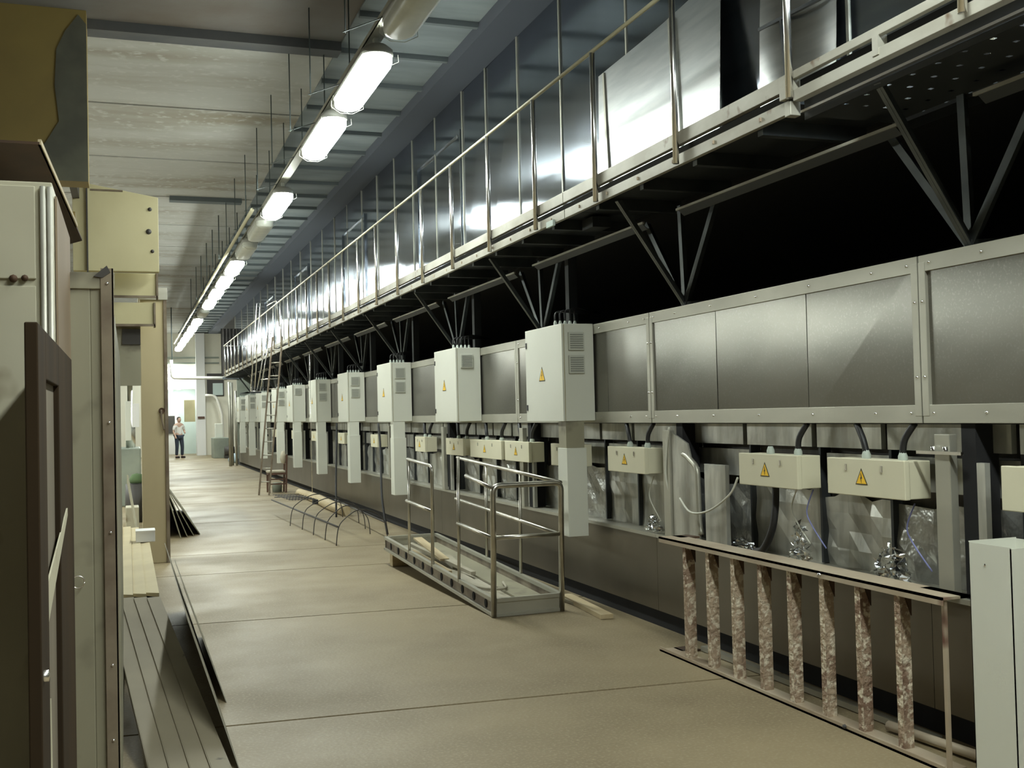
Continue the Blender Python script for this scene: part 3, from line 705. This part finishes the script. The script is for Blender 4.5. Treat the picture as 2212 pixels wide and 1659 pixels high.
MB().tube(rpath([(2.88, 24.0, 4.05), (3.08, 24.0, 4.18), (3.14, 24, 3.6)], .03), .012, 6).build('hook', 'galvbright', hl)
# thin hanging lines
for i, (px_, yy, zt, l) in enumerate([(3.3, 20.95, 3.0, 'thin pale line hanging in front of the fifth cabinet')]):
    tag(MB().tube([(px_, yy, zt), (px_, yy, .0)], .006, 6).build('hanging_line', 'galvbright'), l, 'line')
tag(MB().tube(smooth([(3.28, 14.9, 1.5), (3.27, 14.75, 1.1), (3.22, 14.5, .5), (3.24, 14.3, .02)]), .016, 8).build('hanging_cable', 'black'), 'black cable hanging to the floor left of the trunking under the third cabinet', 'cable')
tag(MB().tube(smooth([(3.28, 18.1, 1.5), (3.25, 18.0, 1.1), (3.12, 17.4, .5), (3.08, 17.2, .02)]), .016, 8).build('hanging_cable', 'black'), 'black cable hanging to the floor left of the trunking under the fourth cabinet', 'cable')

# ================================================================== CHAIR
ch = thing('wooden_chair', (3.0, 24.0, 0), 'dark wooden chair with pale padded seat beside the foot of the tall ladder', 'chair')
cx, cy = 3.0, 24.0
for xx, zz in ((2.84, .42), (3.19, .82)):
    for yy in (cy - .18, cy + .18): MB().bar((xx, yy, 0), (xx + (.03 if zz > .5 else 0), yy, zz), .035, .035).build('leg', 'brownwood', ch)
MB().box(2.82, 3.2, cy - .2, cy + .2, .39, .43).build('seat_frame', 'brownwood', ch)
MB().box(2.81, 3.18, cy - .19, cy + .19, .43, .48).build('seat', 'cloth', ch, .015)
MB().box(3.2, 3.23, cy - .19, cy + .19, .60, .80).build('backrest', 'brownwood', ch, .008)
for zz in (.18, .28): MB().box(2.84, 3.19, cy - .19, cy - .17, zz, zz + .025).build('stretcher', 'brownwood', ch)
tag(MB().lathe((3.16, 23.95, .62), [(0, 0), (.05, .02), (.07, .1), (.055, .2), (.03, .27), (0, .28)], 10).build('draped_cloth', 'cloth'), 'pale cloth draped over the back of the wooden chair', 'cloth')
tag(MB().lathe((3.05, 24.2, 0), [(.0, 0), (.10, .0), (.11, .12), (.1, .2), (0, .2)], 12).build('paint_tin', 'fargrey'), 'small grey green tin under the wooden chair', 'tin')

# ================================================================== LAMPS
lampY = [-2.9, -.85, 1.2, 3.25, 5.3, 7.4, 9.48, 11.5, 13.4, 15.3, 17.4, 19.5, 21.8, 24.1, 26.4, 28.7, 31.2, 34, 36.5, 39, 41.5, 44, 46.5]
off_ = {5: 1, 4: 1, 8: 2, 10: 1, 11: 1, 16: 1}
def make_lamp(lit):
    o = thing('ceiling_lamp', (0, 0, 0), None, 'lamp', 'fluorescent lamps in a row along the hall')
    L2, w = .76, .128
    out = [Vector((w * math.cos(a), -L2 + w + w * math.sin(a), 0)) for a in [math.pi + math.pi * k / 8 for k in range(9)]]
    out += [Vector((w * math.cos(a), L2 - w + w * math.sin(a), 0)) for a in [math.pi * k / 8 for k in range(9)]]
    n = len(out)
    vs = []
    for sc, z in ((1, 0), (1, -.05), (.92, -.085), (.7, -.10)): vs += [Vector((p.x * sc, p.y * (1 - (1 - sc) * .14), z)) for p in out]
    fs = [(i * n + k, (i + 1) * n + k, (i + 1) * n + (k + 1) % n, i * n + (k + 1) % n) for i in range(3) for k in range(n)] + [tuple(reversed(range(3 * n, 4 * n)))]
    MB().add(vs, [f[::-1] for f in fs], 0, True).build('diffuser', 'lamp' if lit else 'lampoff', o, local=True)
    vs = [p * 1.04 for p in out] + [Vector((p.x * 1.04, p.y * 1.01, .05)) for p in out] + [Vector((p.x * .7, p.y * .97, .085)) for p in out]
    fs = [(i * n + k, i * n + (k + 1) % n, (i + 1) * n + (k + 1) % n, (i + 1) * n + k) for i in range(2) for k in range(n)] + [tuple(range(2 * n, 3 * n)), tuple(reversed(range(n)))]
    MB().add(vs, fs, 0, True).build('housing', 'lampbody', o, local=True)
    for yy in (-.6, .6): MB().box(-.02, .02, yy - .03, yy + .03, .08, .16).build('mount_clip', 'tray', o, local=True)
    s = MB()
    for yy in (-.72, .72): s.tube([(-.14, yy, .0), (-.145, yy, -.06), (-.06, yy, -.115), (.06, yy, -.115), (.165, yy, -.06), (.16, yy, 0)], .0025, 4)
    s.build('guard_wire', 'tray', o, local=True)['kind'] = 'stuff'
    return o
proto = {}
order = 0
for i, yy in enumerate(lampY):
    st_ = off_.get(i, 0)
    if st_ == 2: continue
    lit = st_ == 0
    if lit not in proto: o = make_lamp(lit); proto[lit] = o
    else: o = copy_tree(proto[lit])
    o.location = (2.0, yy, 4.6)
    nms = {0: 'lit ceiling lamp behind the camera, first of the row', 1: 'lit ceiling lamp just behind the camera', 2: 'lit ceiling lamp just ahead of the camera, above the picture', 3: 'lit ceiling lamp above the picture, second ahead of the camera',
           4: 'unlit ceiling lamp above the top edge, next to the visible unlit one', 5: 'unlit grey ceiling lamp at the top edge with a wire guard', 6: 'largest and brightest lit ceiling lamp, top centre',
           7: 'second largest lit ceiling lamp, just beyond the brightest', 9: 'third lit ceiling lamp, beyond the gap in the row', 10: 'unlit ceiling lamp just beyond the third lit one',
           11: 'farther of the two unlit ceiling lamps beyond the third lit one', 12: 'lit ceiling lamp just beyond the two unlit ones'}
    o['label'] = nms.get(i, 'small far lit ceiling lamp, the %s one beyond the unlit pair' % {13: 'second', 14: 'third', 15: 'fourth', 17: 'fifth', 18: 'sixth', 19: 'seventh', 20: 'eighth', 21: 'ninth', 22: 'last and farthest'}.get(i, ''))
    if i == 16: o['label'] = 'small far unlit ceiling lamp in the gap between the far lit lamps'
tr = thing('lamp_rail', (2.0, 20, 4.75), 'long perforated cable tray carrying the lamps along the hall', 'rail')
s = MB().box(1.94, 2.06, -4, 48, 4.76, 4.77).box(1.94, 1.945, -4, 48, 4.76, 4.81).box(2.055, 2.06, -4, 48, 4.76, 4.81); s.build('tray_body', 'tray', tr)
MB().tube([(1.80, 16.6, 4.74), (1.80, 46, 4.74)], .03, 8).build('cable_conduit', 'pipe', tr)
gr = 'thin hanger rods holding the lamp rail'
ry = [6.9, 8.4, 10.2, 11.6, 13.2, 14.8, 16.4, 18.1, 19.8, 21.5, 23.2, 25, 27, 29, 31.5]
for i, yy in enumerate(ry):
    for sx in (1.72, 2.04):
        MB().tube([(sx, yy + (.35 if sx < 2 else 0), 4.77 if sx > 2 else 4.74), (sx, yy + (.35 if sx < 2 else 0), CZ)], .007 if yy < 20 else .01, 5).build('hanger_rod', 'rod', tr)
    MB().bar((1.70, yy + .35, 4.745), (1.95, yy, 4.765), .01, .006).build('hanger_bracket', 'rod', tr)
for i, (x_, y_, z_, l_) in enumerate(((2.3, FARY + 1.6, 3.2, 'added lit lamp inside the far recess behind the person'), (.2, 48.5, 4.6, 'added lit lamp at the far left end, hidden behind the column'), (4.6, 47.5, 4.6, 'added lit lamp at the far right end over the bench machine'))):  # lamps added to brighten the far wall and recess
    o = copy_tree(proto[True]); o.location = (x_, y_, z_); o['label'] = l_; o['group'] = 'lamps added to brighten the far end'
    for yo in (-.6, .6): MB().tube([(x_, y_ + yo, z_ + .15), (x_, y_ + yo, CZ)], .008, 5).build('hanger_rod', 'rod', o)
# unseen row added over the left bay to draw a streak on the casing
for i, yy in enumerate((13.4, 15.4, 17.4, 19.4, 21.4, 23.4)):
    o = copy_tree(proto[True]); o.location = (-3.2, yy, 3.1)
    o['label'] = ['nearest', 'second', 'third', 'fourth', 'fifth', 'farthest'][i] + ' lit lamp of the unseen row added over the left bay'; o['group'] = 'unseen lamps added over the left bay'
    for yo in (-.6, .6): MB().tube([(-3.2, yy + yo, 3.25), (-3.2, yy + yo, CZ)], .008, 5).build('hanger_rod', 'rod', o)

# ================================================================== LEFT FOREGROUND
ca = thing('worn_white_cabinet', (-.5, 3.8, 0), 'tall worn white metal cabinet with rust spots at the left edge', 'cabinet')
MB().box(-1.2, -.20, 3.42, 4.3, 0, 2.305).build('cabinet_body', 'lockerwhite', ca, .004)
MB().box(-.198, -.192, 3.50, 4.28, 0.05, 2.28).build('side_panel', 'pinkish', ca)
for (a, b) in ((2.02, 2.29), (.1, 2.0)):
    MB().box(-1.19, -.365, 3.408, 3.42, a, b).build('front_panel', 'lockerwhite', ca, .003)
    MB().box(-.36, -.245, 3.408, 3.42, a, b).build('front_panel', 'lockerwhite', ca, .003)
s = MB().tube([(-.225, 3.41, .1), (-.225, 3.41, 2.29)], .008, 8).tube([(-.207, 3.415, .1), (-.207, 3.415, 2.29)], .008, 8); s.build('edge_bead', 'galv', ca)
MB().lathe((-.305, 3.408, 2.02), [(.012, 0), (.01, .012), (0, .014)], 8, (0, -1, 0)).build('bolt', 'rustplate', ca)
MB().lathe((-.275, 3.408, 2.022), [(.01, 0), (.008, .012), (0, .014)], 8, (0, -1, 0)).build('bolt', 'rustplate', ca)
pl = thing('rusty_cover_plate', (-.6, 4, 2.31), 'rusty brown overhanging plate lying on top of the worn white cabinet', 'plate')
MB().prism([(-1.2, 3.57, 2.45), (-.24, 3.57, 2.45), (-.19, 5.42, 2.45), (-.285, 5.6, 2.45), (-1.2, 5.6, 2.45)], (0, 0, .008)).build('plate_sheet', 'rustplate', pl)
MB().bar((-.242, 3.57, 2.458), (-.20, 5.05, 2.458), .01, .016).build('plate_rim', 'wood', pl)
MB().box(-1.1, -.42, 3.75, 4.2, 2.306, 2.45).build('plate_packing', 'rustplate', pl)
MB().box(-.235, -.20, 4.95, 5.1, 2.458, 2.50).build('plate_lump', 'ochre', pl)
# framed board in front of the cabinet side
fb = thing('framed_brown_board', (-.19, 3.4, 0), 'dark brown framed board with a pale slot, standing on edge by the worn white cabinet', 'board')
MB().box(-.198, -.186, 2.5, 4.0, 0, 1.80).build('board_face', 'boardgrey', fb)
MB().box(-.198, -.172, 2.42, 2.64, 0, 1.81).build('frame_stile', 'brownboard', fb, .003)
MB().box(-.198, -.172, 3.12, 3.83, 0, 1.81).build('frame_stile', 'brownboard', fb, .003)
MB().box(-.198, -.172, 2.64, 3.12, 1.70, 1.81).build('frame_rail', 'brownboard', fb, .003)
MB().prism([(-.184, 2.66, 1.22), (-.17, 3.35, 1.36), (-.17, 3.35, 1.34), (-.184, 2.66, 1.12)], (.004, 0, 0)).build('paper_strip', 'lockerwhite', fb)
MB().prism([(-.184, 2.70, .2), (-.184, 2.82, .95), (-.184, 2.9, .2)], (.003, 0, 0)).build('paper_strip', 'lockerwhite', fb)
MB().lathe((-.172, 2.46, 1.08), [(.012, 0), (.012, .01), (0, .012)], 10, (1, 0, 0)).build('ring_handle', 'galvbright', fb)
# grey locker with angle iron
gl = thing('grey_green_locker', (-.12, 4.6, 0), 'narrow grey green steel locker end with a brown angle iron, left of the cream boards', 'locker')
MB().box(-.20, -.125, 4.25, 4.6, 0, 2.14).build('locker_body', 'greylock', gl, .004)
MB().box(-.125, -.085, 4.252, 4.6, 0, 2.13).build('locker_body', 'greylock', gl, .003)
MB().box(-.196, -.04, 4.24, 4.25, 2.09, 2.15).build('top_strip', 'greylock', gl, .002)
s = MB().box(-.088, -.045, 4.235, 4.245, 0, 2.165).box(-.05, -.044, 4.235, 4.285, 0, 2.165); s.build('angle_iron', 'angle', gl)
MB().box(-.06, -.043, 4.29, 7.2, .1, 2.0).build('side_sheet', 'greylock', gl)
MB().prism([(-.112, 4.232, 2.135), (-.066, 4.232, 2.175), (-.054, 4.232, 2.15), (-.082, 4.232, 2.13)], (0, .02, 0)).build('top_tag', 'dark', gl)
MB().box(-.203, -.196, 4.22, 4.25, 0, 2.16).build('dark_edge', 'dark', gl)
MB().tube(arc_pts((-.178, 4.225, 1.03), .022, 0, 2 * math.pi, (1, 0, 0), (0, 0, 1), 16), .0025, 5).build('pull_ring', 'galvbright', gl)
s = MB()
for zz in (.45, .72, 1.2, 1.6, 2.11): s.lathe((-.066, 4.235, zz), [(.006, 0), (.005, .004), (0, .005)], 8, (0, -1, 0))
s.build('bolt', 'bolt', gl)
# crate, added for shade; grey channels, cream channels
cr = tag(MB().box(-.18, .16, 7.45, 11.8, 0, .41).build('shade_filler', 'void'), 'low black crate added as shade under the stack of channels', 'filler')  # black box added to darken the shaded space beneath the channels
gG = 'grey steel channels sloping to the floor'; cG = 'cream channels lying level behind the locker'
nl = ['leftmost', 'second from the left', 'third from the left', 'rightmost']
for k in range(4):
    t0 = Vector((-.10 + .078 * k, 7.30 - .03 * k, .50)); b0 = Vector((.118 + .088 * k, 5.05 - .03 * k, .022))
    g = thing('grey_channel', b0, nl[k] + ' of the four dusty grey channels sloping towards the camera', 'channel', gG)
    w_ = .072
    MB().bar(t0, b0, w_ + .006, .004).build('channel_web', 'greych', g)
    for sg in (-1, 1): MB().bar(t0 + Vector((sg * w_ / 2, 0, -.014)), b0 + Vector((sg * (w_ / 2 + .006), 0, -.014)), .004, .03).build('channel_flange', 'greych', g)
    c = thing('cream_channel', (-.10 + .078 * k, 9.5, .5), nl[k] + ' of the four cream channels lying level, end edges in a zigzag', 'channel', cG)
    ye = 12.2 - .15 * k
    s = MB(); x0 = -.142 + .078 * k; x1 = x0 + .077
    s.hexa([(x0, 7.40, .485), (x1, 7.28, .487), (x1 - .004, ye, .487), (x0 - .004, ye + .08, .485), (x0, 7.40, .505), (x1, 7.28, .515), (x1 - .004, ye, .515), (x0 - .004, ye + .08, .505)])
    s.build('channel_top', 'creamboard', c)
    MB().box(x0 + .002, x0 + .006, 7.45, ye, .42, .487).build('channel_flange', 'creamboard', c)
wc = thing('white_carton', (.13, 10.6, .52), 'small white carton resting on the cream channels', 'carton')
MB().box(.05, .215, 10.4, 10.62, .515, .615).build('carton_body', 'white', wc, .004)
MB().box(.048, .217, 10.39, 10.63, .61, .618).build('carton_lid', 'white', wc)
# thin sheets leaning on the stack
for k, (xa, za, xb, ya, yb, m) in enumerate([(.455, .0, .272, 5.15, 9.6, 'sheet'), (.50, .0, .305, 6.4, 8.4, 'sheet')]):
    s = MB(); p, q = Vector((xa, 0, za)), Vector((xb, 0, .58)); n = Vector((q.z - p.z, 0, -(q.x - p.x))).normalized() * .004
    s.hexa([p + Vector((0, ya, 0)), p + n + Vector((0, ya, 0)), p + n + Vector((0, yb, 0)), p + Vector((0, yb, 0)), q + Vector((0, ya + .6, 0)), q + n + Vector((0, ya + .6, 0)), q + n + Vector((0, yb, 0)), q + Vector((0, yb, 0))])
    tag(s.build('thin_sheet', m), ['long thin steel sheet leaning on edge along the right of the grey channels', 'short thin steel sheet leaning outermost over the long one'][k], 'sheet', None)

# column with brackets
cn = thing('cream_column', (.3, 13.2, 0), 'cream painted square column with a brown corner strip, chipped paint near its foot', 'column')
MB().box(.14, .40, 12.98, 13.35, 0, 3.0).build('shaft', 'creamcol', cn, .008)
MB().box(.395, .43, 12.96, 13.36, 0, 3.08).build('corner_strip', 'angle', cn)  # dark brown strip along the right edge of the shaft
MB().box(.12, .44, 12.95, 13.4, 2.98, 3.12).build('cap', 'galv', cn, .004)
MB().lathe((.36, 12.97, 1.72), [(0, 0), (.03, .003), (.035, .006)], 12, (0, -1, 0)).build('hook_plate', 'rustplate', cn)
MB().tube(smooth([(.355, 12.96, 1.73), (.36, 12.95, 1.62), (.385, 12.95, 1.5)]), .012, 6).build('hook', 'angle', cn)
for (a, b, c_, d, m) in ((-.6, .31, 2.97, 3.22, 'cream'), (-.6, .28, 2.66, 2.90, 'cream')):
    MB().box(a, b, 12.5, 12.7, c_, d).build('side_beam', m, cn, .004)
    MB().box(a, b + .012, 12.48, 12.50, c_ - .02, c_ + .006).box(b, b + .02, 12.48, 12.7, c_ - .02, d).build('beam_angle', 'angle', cn)
MB().box(-.05, .14, 12.6, 12.62, 2.45, 2.62).build('dark_hatch', 'dark', cn)
MB().box(-.25, .14, 12.62, 12.7, 2.0, 2.66).build('filler_board', 'greylock', cn)
yp = thing('cream_hoarding', (0, 12.2, 3.2), 'large cream hoarding with bolt holes hanging below the ochre partition, above the column', 'hoarding')
MB().box(-.52, -.45, 11.4, 12.2, 3.96, 4.1).build('hanger_arm', 'dark', yp)
MB().prism([(-.52, 12.2, 3.2), (.335, 12.2, 3.2), (.335, 12.2, 4.0), (-.36, 12.2, 4.12), (-.52, 12.2, 4.14)], (0, .12, 0)).build('panel_face', 'cream', yp, .004)
for (x_, z_, r_) in ((.25, 3.87, .022), (.235, 3.63, .03), (.27, 3.42, .02)):
    MB().lathe((x_, 12.2, z_), [(r_, 0), (r_ * .8, .01), (0, .012)], 10, (0, -1, 0)).build('panel_bolt', 'dark', yp)
MB().box(-.385, -.37, 12.17, 12.2, 2.4, 4.13).build('panel_seam', 'dark', yp)
tag(MB().box(-.33, -.02, 11.6, 11.63, 3.93, 3.945).build('ceiling_rod', 'angle'), 'short rusty rod sticking out from the partition corner', 'rod')

# sheets leaning beyond the column
GG = 'grey sheets leaning on the far side of the column'
for k in range(4):
    p, q = Vector((.92 - .09 * k, 0, .003)), Vector((.47 - .01 * k, 0, .70 + .02 * k)); ya = 15.9 - .12 * k; yb = 20.5
    n = Vector((q.z, 0, -(q.x - p.x))).normalized() * .012
    s = MB(); s.hexa([p + Vector((0, ya, 0)), p + n + Vector((0, ya, 0)), p + n + Vector((0, yb, 0)), p + Vector((0, yb, 0)), q + Vector((0, ya, 0)), q + n + Vector((0, ya, 0)), q + n + Vector((0, yb, 0)), q + Vector((0, yb, 0))])
    tag(s.build('leaning_slab', 'greylock'), ['outermost', 'second outermost', 'second innermost', 'innermost'][k] + ' of the grey slabs leaning just beyond the column foot', 'slab', GG)
tag(MB().box(.38, .45, 15.9, 20.5, 0, .85).build('panel_rack', 'greylock'), 'low grey rack the leaning panels rest against, behind the column', 'rack')

# clutter of the left bay seen between locker and column
pm = thing('press_machine', (-.1, 22, 0), 'pale green grey press machine seen in the gap left of the column', 'machine')
MB().box(-.9, .22, 22, 23.5, 0, 1.1).build('base', 'fargrey', pm, .02)
MB().box(-.9, -.2, 22.2, 23.4, 1.1, 3.0).build('column_body', 'fargrey', pm, .02)
MB().box(-.2, .20, 22.3, 23.3, 2.35, 2.9).build('head', 'cab', pm, .02)
MB().lathe((.04, 22.6, 1.1), [(.0, 0), (.09, 0), (.09, .5), (.05, .52), (.05, 1.25), (0, 1.25)], 12).build('ram', 'galvbright', pm)
MB().box(.07, .2, 21.98, 22.0, 1.5, 1.95).build('control_panel', 'white', pm, .004)
MB().box(-.05, .05, 21.98, 22.0, 1.25, 2.0).build('cover', 'cab', pm, .004)
for z_ in (2.45, 2.62, 2.8): MB().box(-.05, .16, 22.27, 22.3, z_, z_ + .06).build('head_slot', 'dark', pm)
tag(MB().lathe((.12, 18.5, .62), [(0, 0), (.11, .0), (.13, .06), (.08, .14), (0, .16)], 10).build('green_sack', 'green'), 'green cloth bundle on the dark drum left of the column', 'sack')
tag(MB().lathe((.10, 18.5, 0), [(0, 0), (.16, .0), (.17, .3), (.16, .61), (0, .61)], 14).build('dark_drum', 'dark'), 'dark drum standing left of the column foot', 'drum')
tag(MB().bar((-.02, 15.5, .85), (.12, 14.4, .02), .12, .02, (1, 0, 0)).build('leaning_plank', 'greylock'), 'grey plank leaning in the gap left of the column', 'plank')
tag(MB().box(-.05, .12, 15.6, 16.0, 0, .45).build('pale_bin', 'lockerwhite', None, .01), 'pale bin behind the leaning plank, left of the column', 'bin')

# ================================================================== FAR END
wpz = thing('white_cross_pipe', (3, 40, 3.1), 'white horizontal pipe crossing the hall near its far end', 'pipe')
MB().tube(rpath([(1.45, 40, 3.75), (1.48, 40, 3.12), (3.75, 40, 3.08)], .1), .06, 12).build('pipe_run', 'whitepipe', wpz)
MB().lathe((3.3, 40, 3.09), [(.08, -.05), (.08, .05)], 12, (1, 0, 0)).build('flange', 'galv', wpz)
MB().tube([(1.48, 40, 3.6), (1.48, 40, CZ)], .02, 6).build('pipe_hanger', 'rod', wpz)
p2 = thing('bent_white_pipe', (3.4, 50, 0), 'white bent pipe running down beside the far pillar', 'pipe')
MB().tube(rpath([(3.35, 51.6, 2.75), (3.8, 51.5, 2.72), (4.05, 51.4, 1.9), (4.1, 51.4, .2), (4.1, 51.4, 0)], .2), .06, 10).build('pipe_run', 'whitepipe', p2)
for i, (zz, l) in enumerate(((3.75, 'upper of two small lit wall lamps at the far left end beside the column edge'), (3.15, 'lower of two small lit wall lamps at the far left end beside the column edge'))):
    t = thing('wall_lamp', (1.82, 51.9, zz), l, 'lamp')
    MB().box(1.76, 1.92, 51.86, 52, zz - .22, zz + .22).build('lamp_back', 'lampbody', t)
    MB().lathe((1.84, 51.8, zz - (.35 if i == 0 else .2)), [(0, 0), (.09, .02), (.11, .15), (.11, .5 if i == 0 else .3), (.08, .6 if i == 0 else .38), (0, .64 if i == 0 else .4)], 10).build('lamp_glass', 'lamp', t)
pn = tag(MB().box(2.42, 2.9, FARY - .1, FARY - .02, 1.55, 2.55).build('notice_board', 'cream', None, .01), 'cream board beside the white pillar at the far end', 'board')
tag(MB().box(3.0, 3.3, FARY - .36, FARY - .31, 1.68, 1.78).build('small_sign', 'brownwood'), 'small dark red plate on the white far pillar', 'plate')
bn = thing('far_bench_machine', (3.9, 45, 0), 'grey bench machine with a dark motor at the far end of the aisle', 'machine')
MB().box(3.35, 4.0, 47, 48.5, 0, .85).build('bench', 'fargrey', bn, .02)
MB().box(3.45, 3.75, 47.3, 47.8, .85, 1.45).build('head', 'cab', bn, .02)
MB().lathe((3.95, 46.6, .28), [(0, -.2), (.2, -.2), (.24, 0), (.2, .2), (0, .22)], 12, (1, 0, 0)).build('motor', 'dark', bn)
MB().box(3.75, 4.2, 46.4, 46.9, 0, .12).build('motor_foot', 'dark', bn)
sk = MB().lathe((3.72, 41.5, 0), [(0, 0), (.22, 0), (.28, .12), (.2, .26), (.08, .34), (0, .36)], 10)
tag(sk.build('blue_bag', 'bluebag'), 'pale blue plastic bag on the floor at the far machine end', 'bag')
for i, (yy, h, w2) in enumerate(((38.6, 2.9, .05), (39.2, 2.9, .05), (38.9, 2.6, .04))):
    tag(MB().tube([(3.3 + .12 * i, yy, 0), (3.3 + .12 * i, yy, h)], w2, 8).build('standing_pipe', 'frame'), ['leftmost', 'middle', 'rightmost'][i] + ' of the thin upright pipes at the far end of the catwalk', 'pipe', 'upright pipes under the far catwalk end')
ec = thing('end_curtain', (3.2, 40.5, 3), 'dark green cloth curtain hanging at the far end of the catwalk', 'curtain')
s = MB(); vs = []; fs = []
for k in range(25):
    for z_ in (0, 1):
        vs.append((3.2 + .6 * k / 24, 40.5 + .06 * math.sin(k * 1.3), 3.2 + 1.7 * z_))
for k in range(24): fs.append((2 * k, 2 * k + 2, 2 * k + 3, 2 * k + 1))
s.add(vs, fs, 0, True).build('curtain_cloth', 'dark', ec)
# floor stains
# ================================================================== PERSON
def skin_body(name, joints, edges, radii, m, parent, lv=2):
    me = bpy.data.meshes.new(name); me.from_pydata(joints, edges, []); me.materials.append(M[m])
    o = bpy.data.objects.new(name, me); COL.objects.link(o); o.parent = parent
    md = o.modifiers.new('skin', 'SKIN'); md.use_smooth_shade = True
    for i, r_ in enumerate(radii):
        me.skin_vertices[0].data[i].radius = (r_, r_) if not isinstance(r_, tuple) else r_
    me.skin_vertices[0].data[0].use_root = True
    sb = o.modifiers.new('sub', 'SUBSURF'); sb.levels = lv; sb.render_levels = lv
    return o
pe = thing('person', (2.05, 49.0, 0), 'person in a white shirt and dark trousers standing at the far end', 'person', rot=(0, 0, .5))
J = [(0, 0, .95), (0, 0, 1.12), (0, 0, 1.32), (0, 0, 1.45), (0, -.02, 1.54), (-.10, 0, .92), (-.11, -.02, .50), (-.11, .03, .08), (-.11, -.12, .04),
     (.10, 0, .92), (.12, -.06, .50), (.13, -.02, .08), (.13, -.17, .04),
     (-.19, 0, 1.42), (-.25, .02, 1.14), (-.22, -.10, .93), (-.21, -.13, .84), (.19, 0, 1.42), (.26, .0, 1.15), (.18, -.20, 1.08), (.10, -.25, 1.08)]
E_ = [(0, 1), (1, 2), (2, 3), (3, 4), (0, 5), (5, 6), (6, 7), (7, 8), (0, 9), (9, 10), (10, 11), (11, 12), (3, 13), (13, 14), (14, 15), (15, 16), (3, 17), (17, 18), (18, 19), (19, 20)]
Rr = [(.15, .11), (.14, .11), (.16, .11), (.13, .09), .055, .10, .065, .045, .04, .10, .065, .045, .04, .065, .045, .032, .035, .065, .045, .032, .035]
body = skin_body('body', J, E_, Rr, 'skin', pe)
MB().lathe((0, -.03, 1.54), [(0, -.02), (.05, .0), (.078, .06), (.085, .12), (.075, .18), (.04, .215), (0, .22)], 14).build('head', 'skin', body, local=True)
MB().lathe((0, -.015, 1.60), [(.087, .04), (.09, .08), (.08, .14), (.045, .175), (0, .18)], 14).build('hair', 'hair', pe, local=True)
skin_body('shirt', [J[0], J[1], J[2], J[3], J[13], (-.245, .015, 1.18), J[17], (.25, .0, 1.2)], [(0, 1), (1, 2), (2, 3), (3, 4), (4, 5), (3, 6), (6, 7)], [(.165, .125), (.155, .125), (.175, .125), (.13, .1), .078, .062, .078, .062], 'shirt', pe)
skin_body('trousers', [(0, 0, .98), J[5], J[6], (-.11, .03, .10), J[9], J[10], (.13, -.02, .10)], [(0, 1), (1, 2), (2, 3), (0, 4), (4, 5), (5, 6)], [(.165, .12), .112, .08, .065, .112, .08, .065], 'trousers', pe)
for xx, yy in ((-.11, -.05), (.13, -.10)): MB().box(xx - .045, xx + .045, yy - .12, yy + .12, 0, .09).build('shoe', 'shoe', pe, .02, local=True)
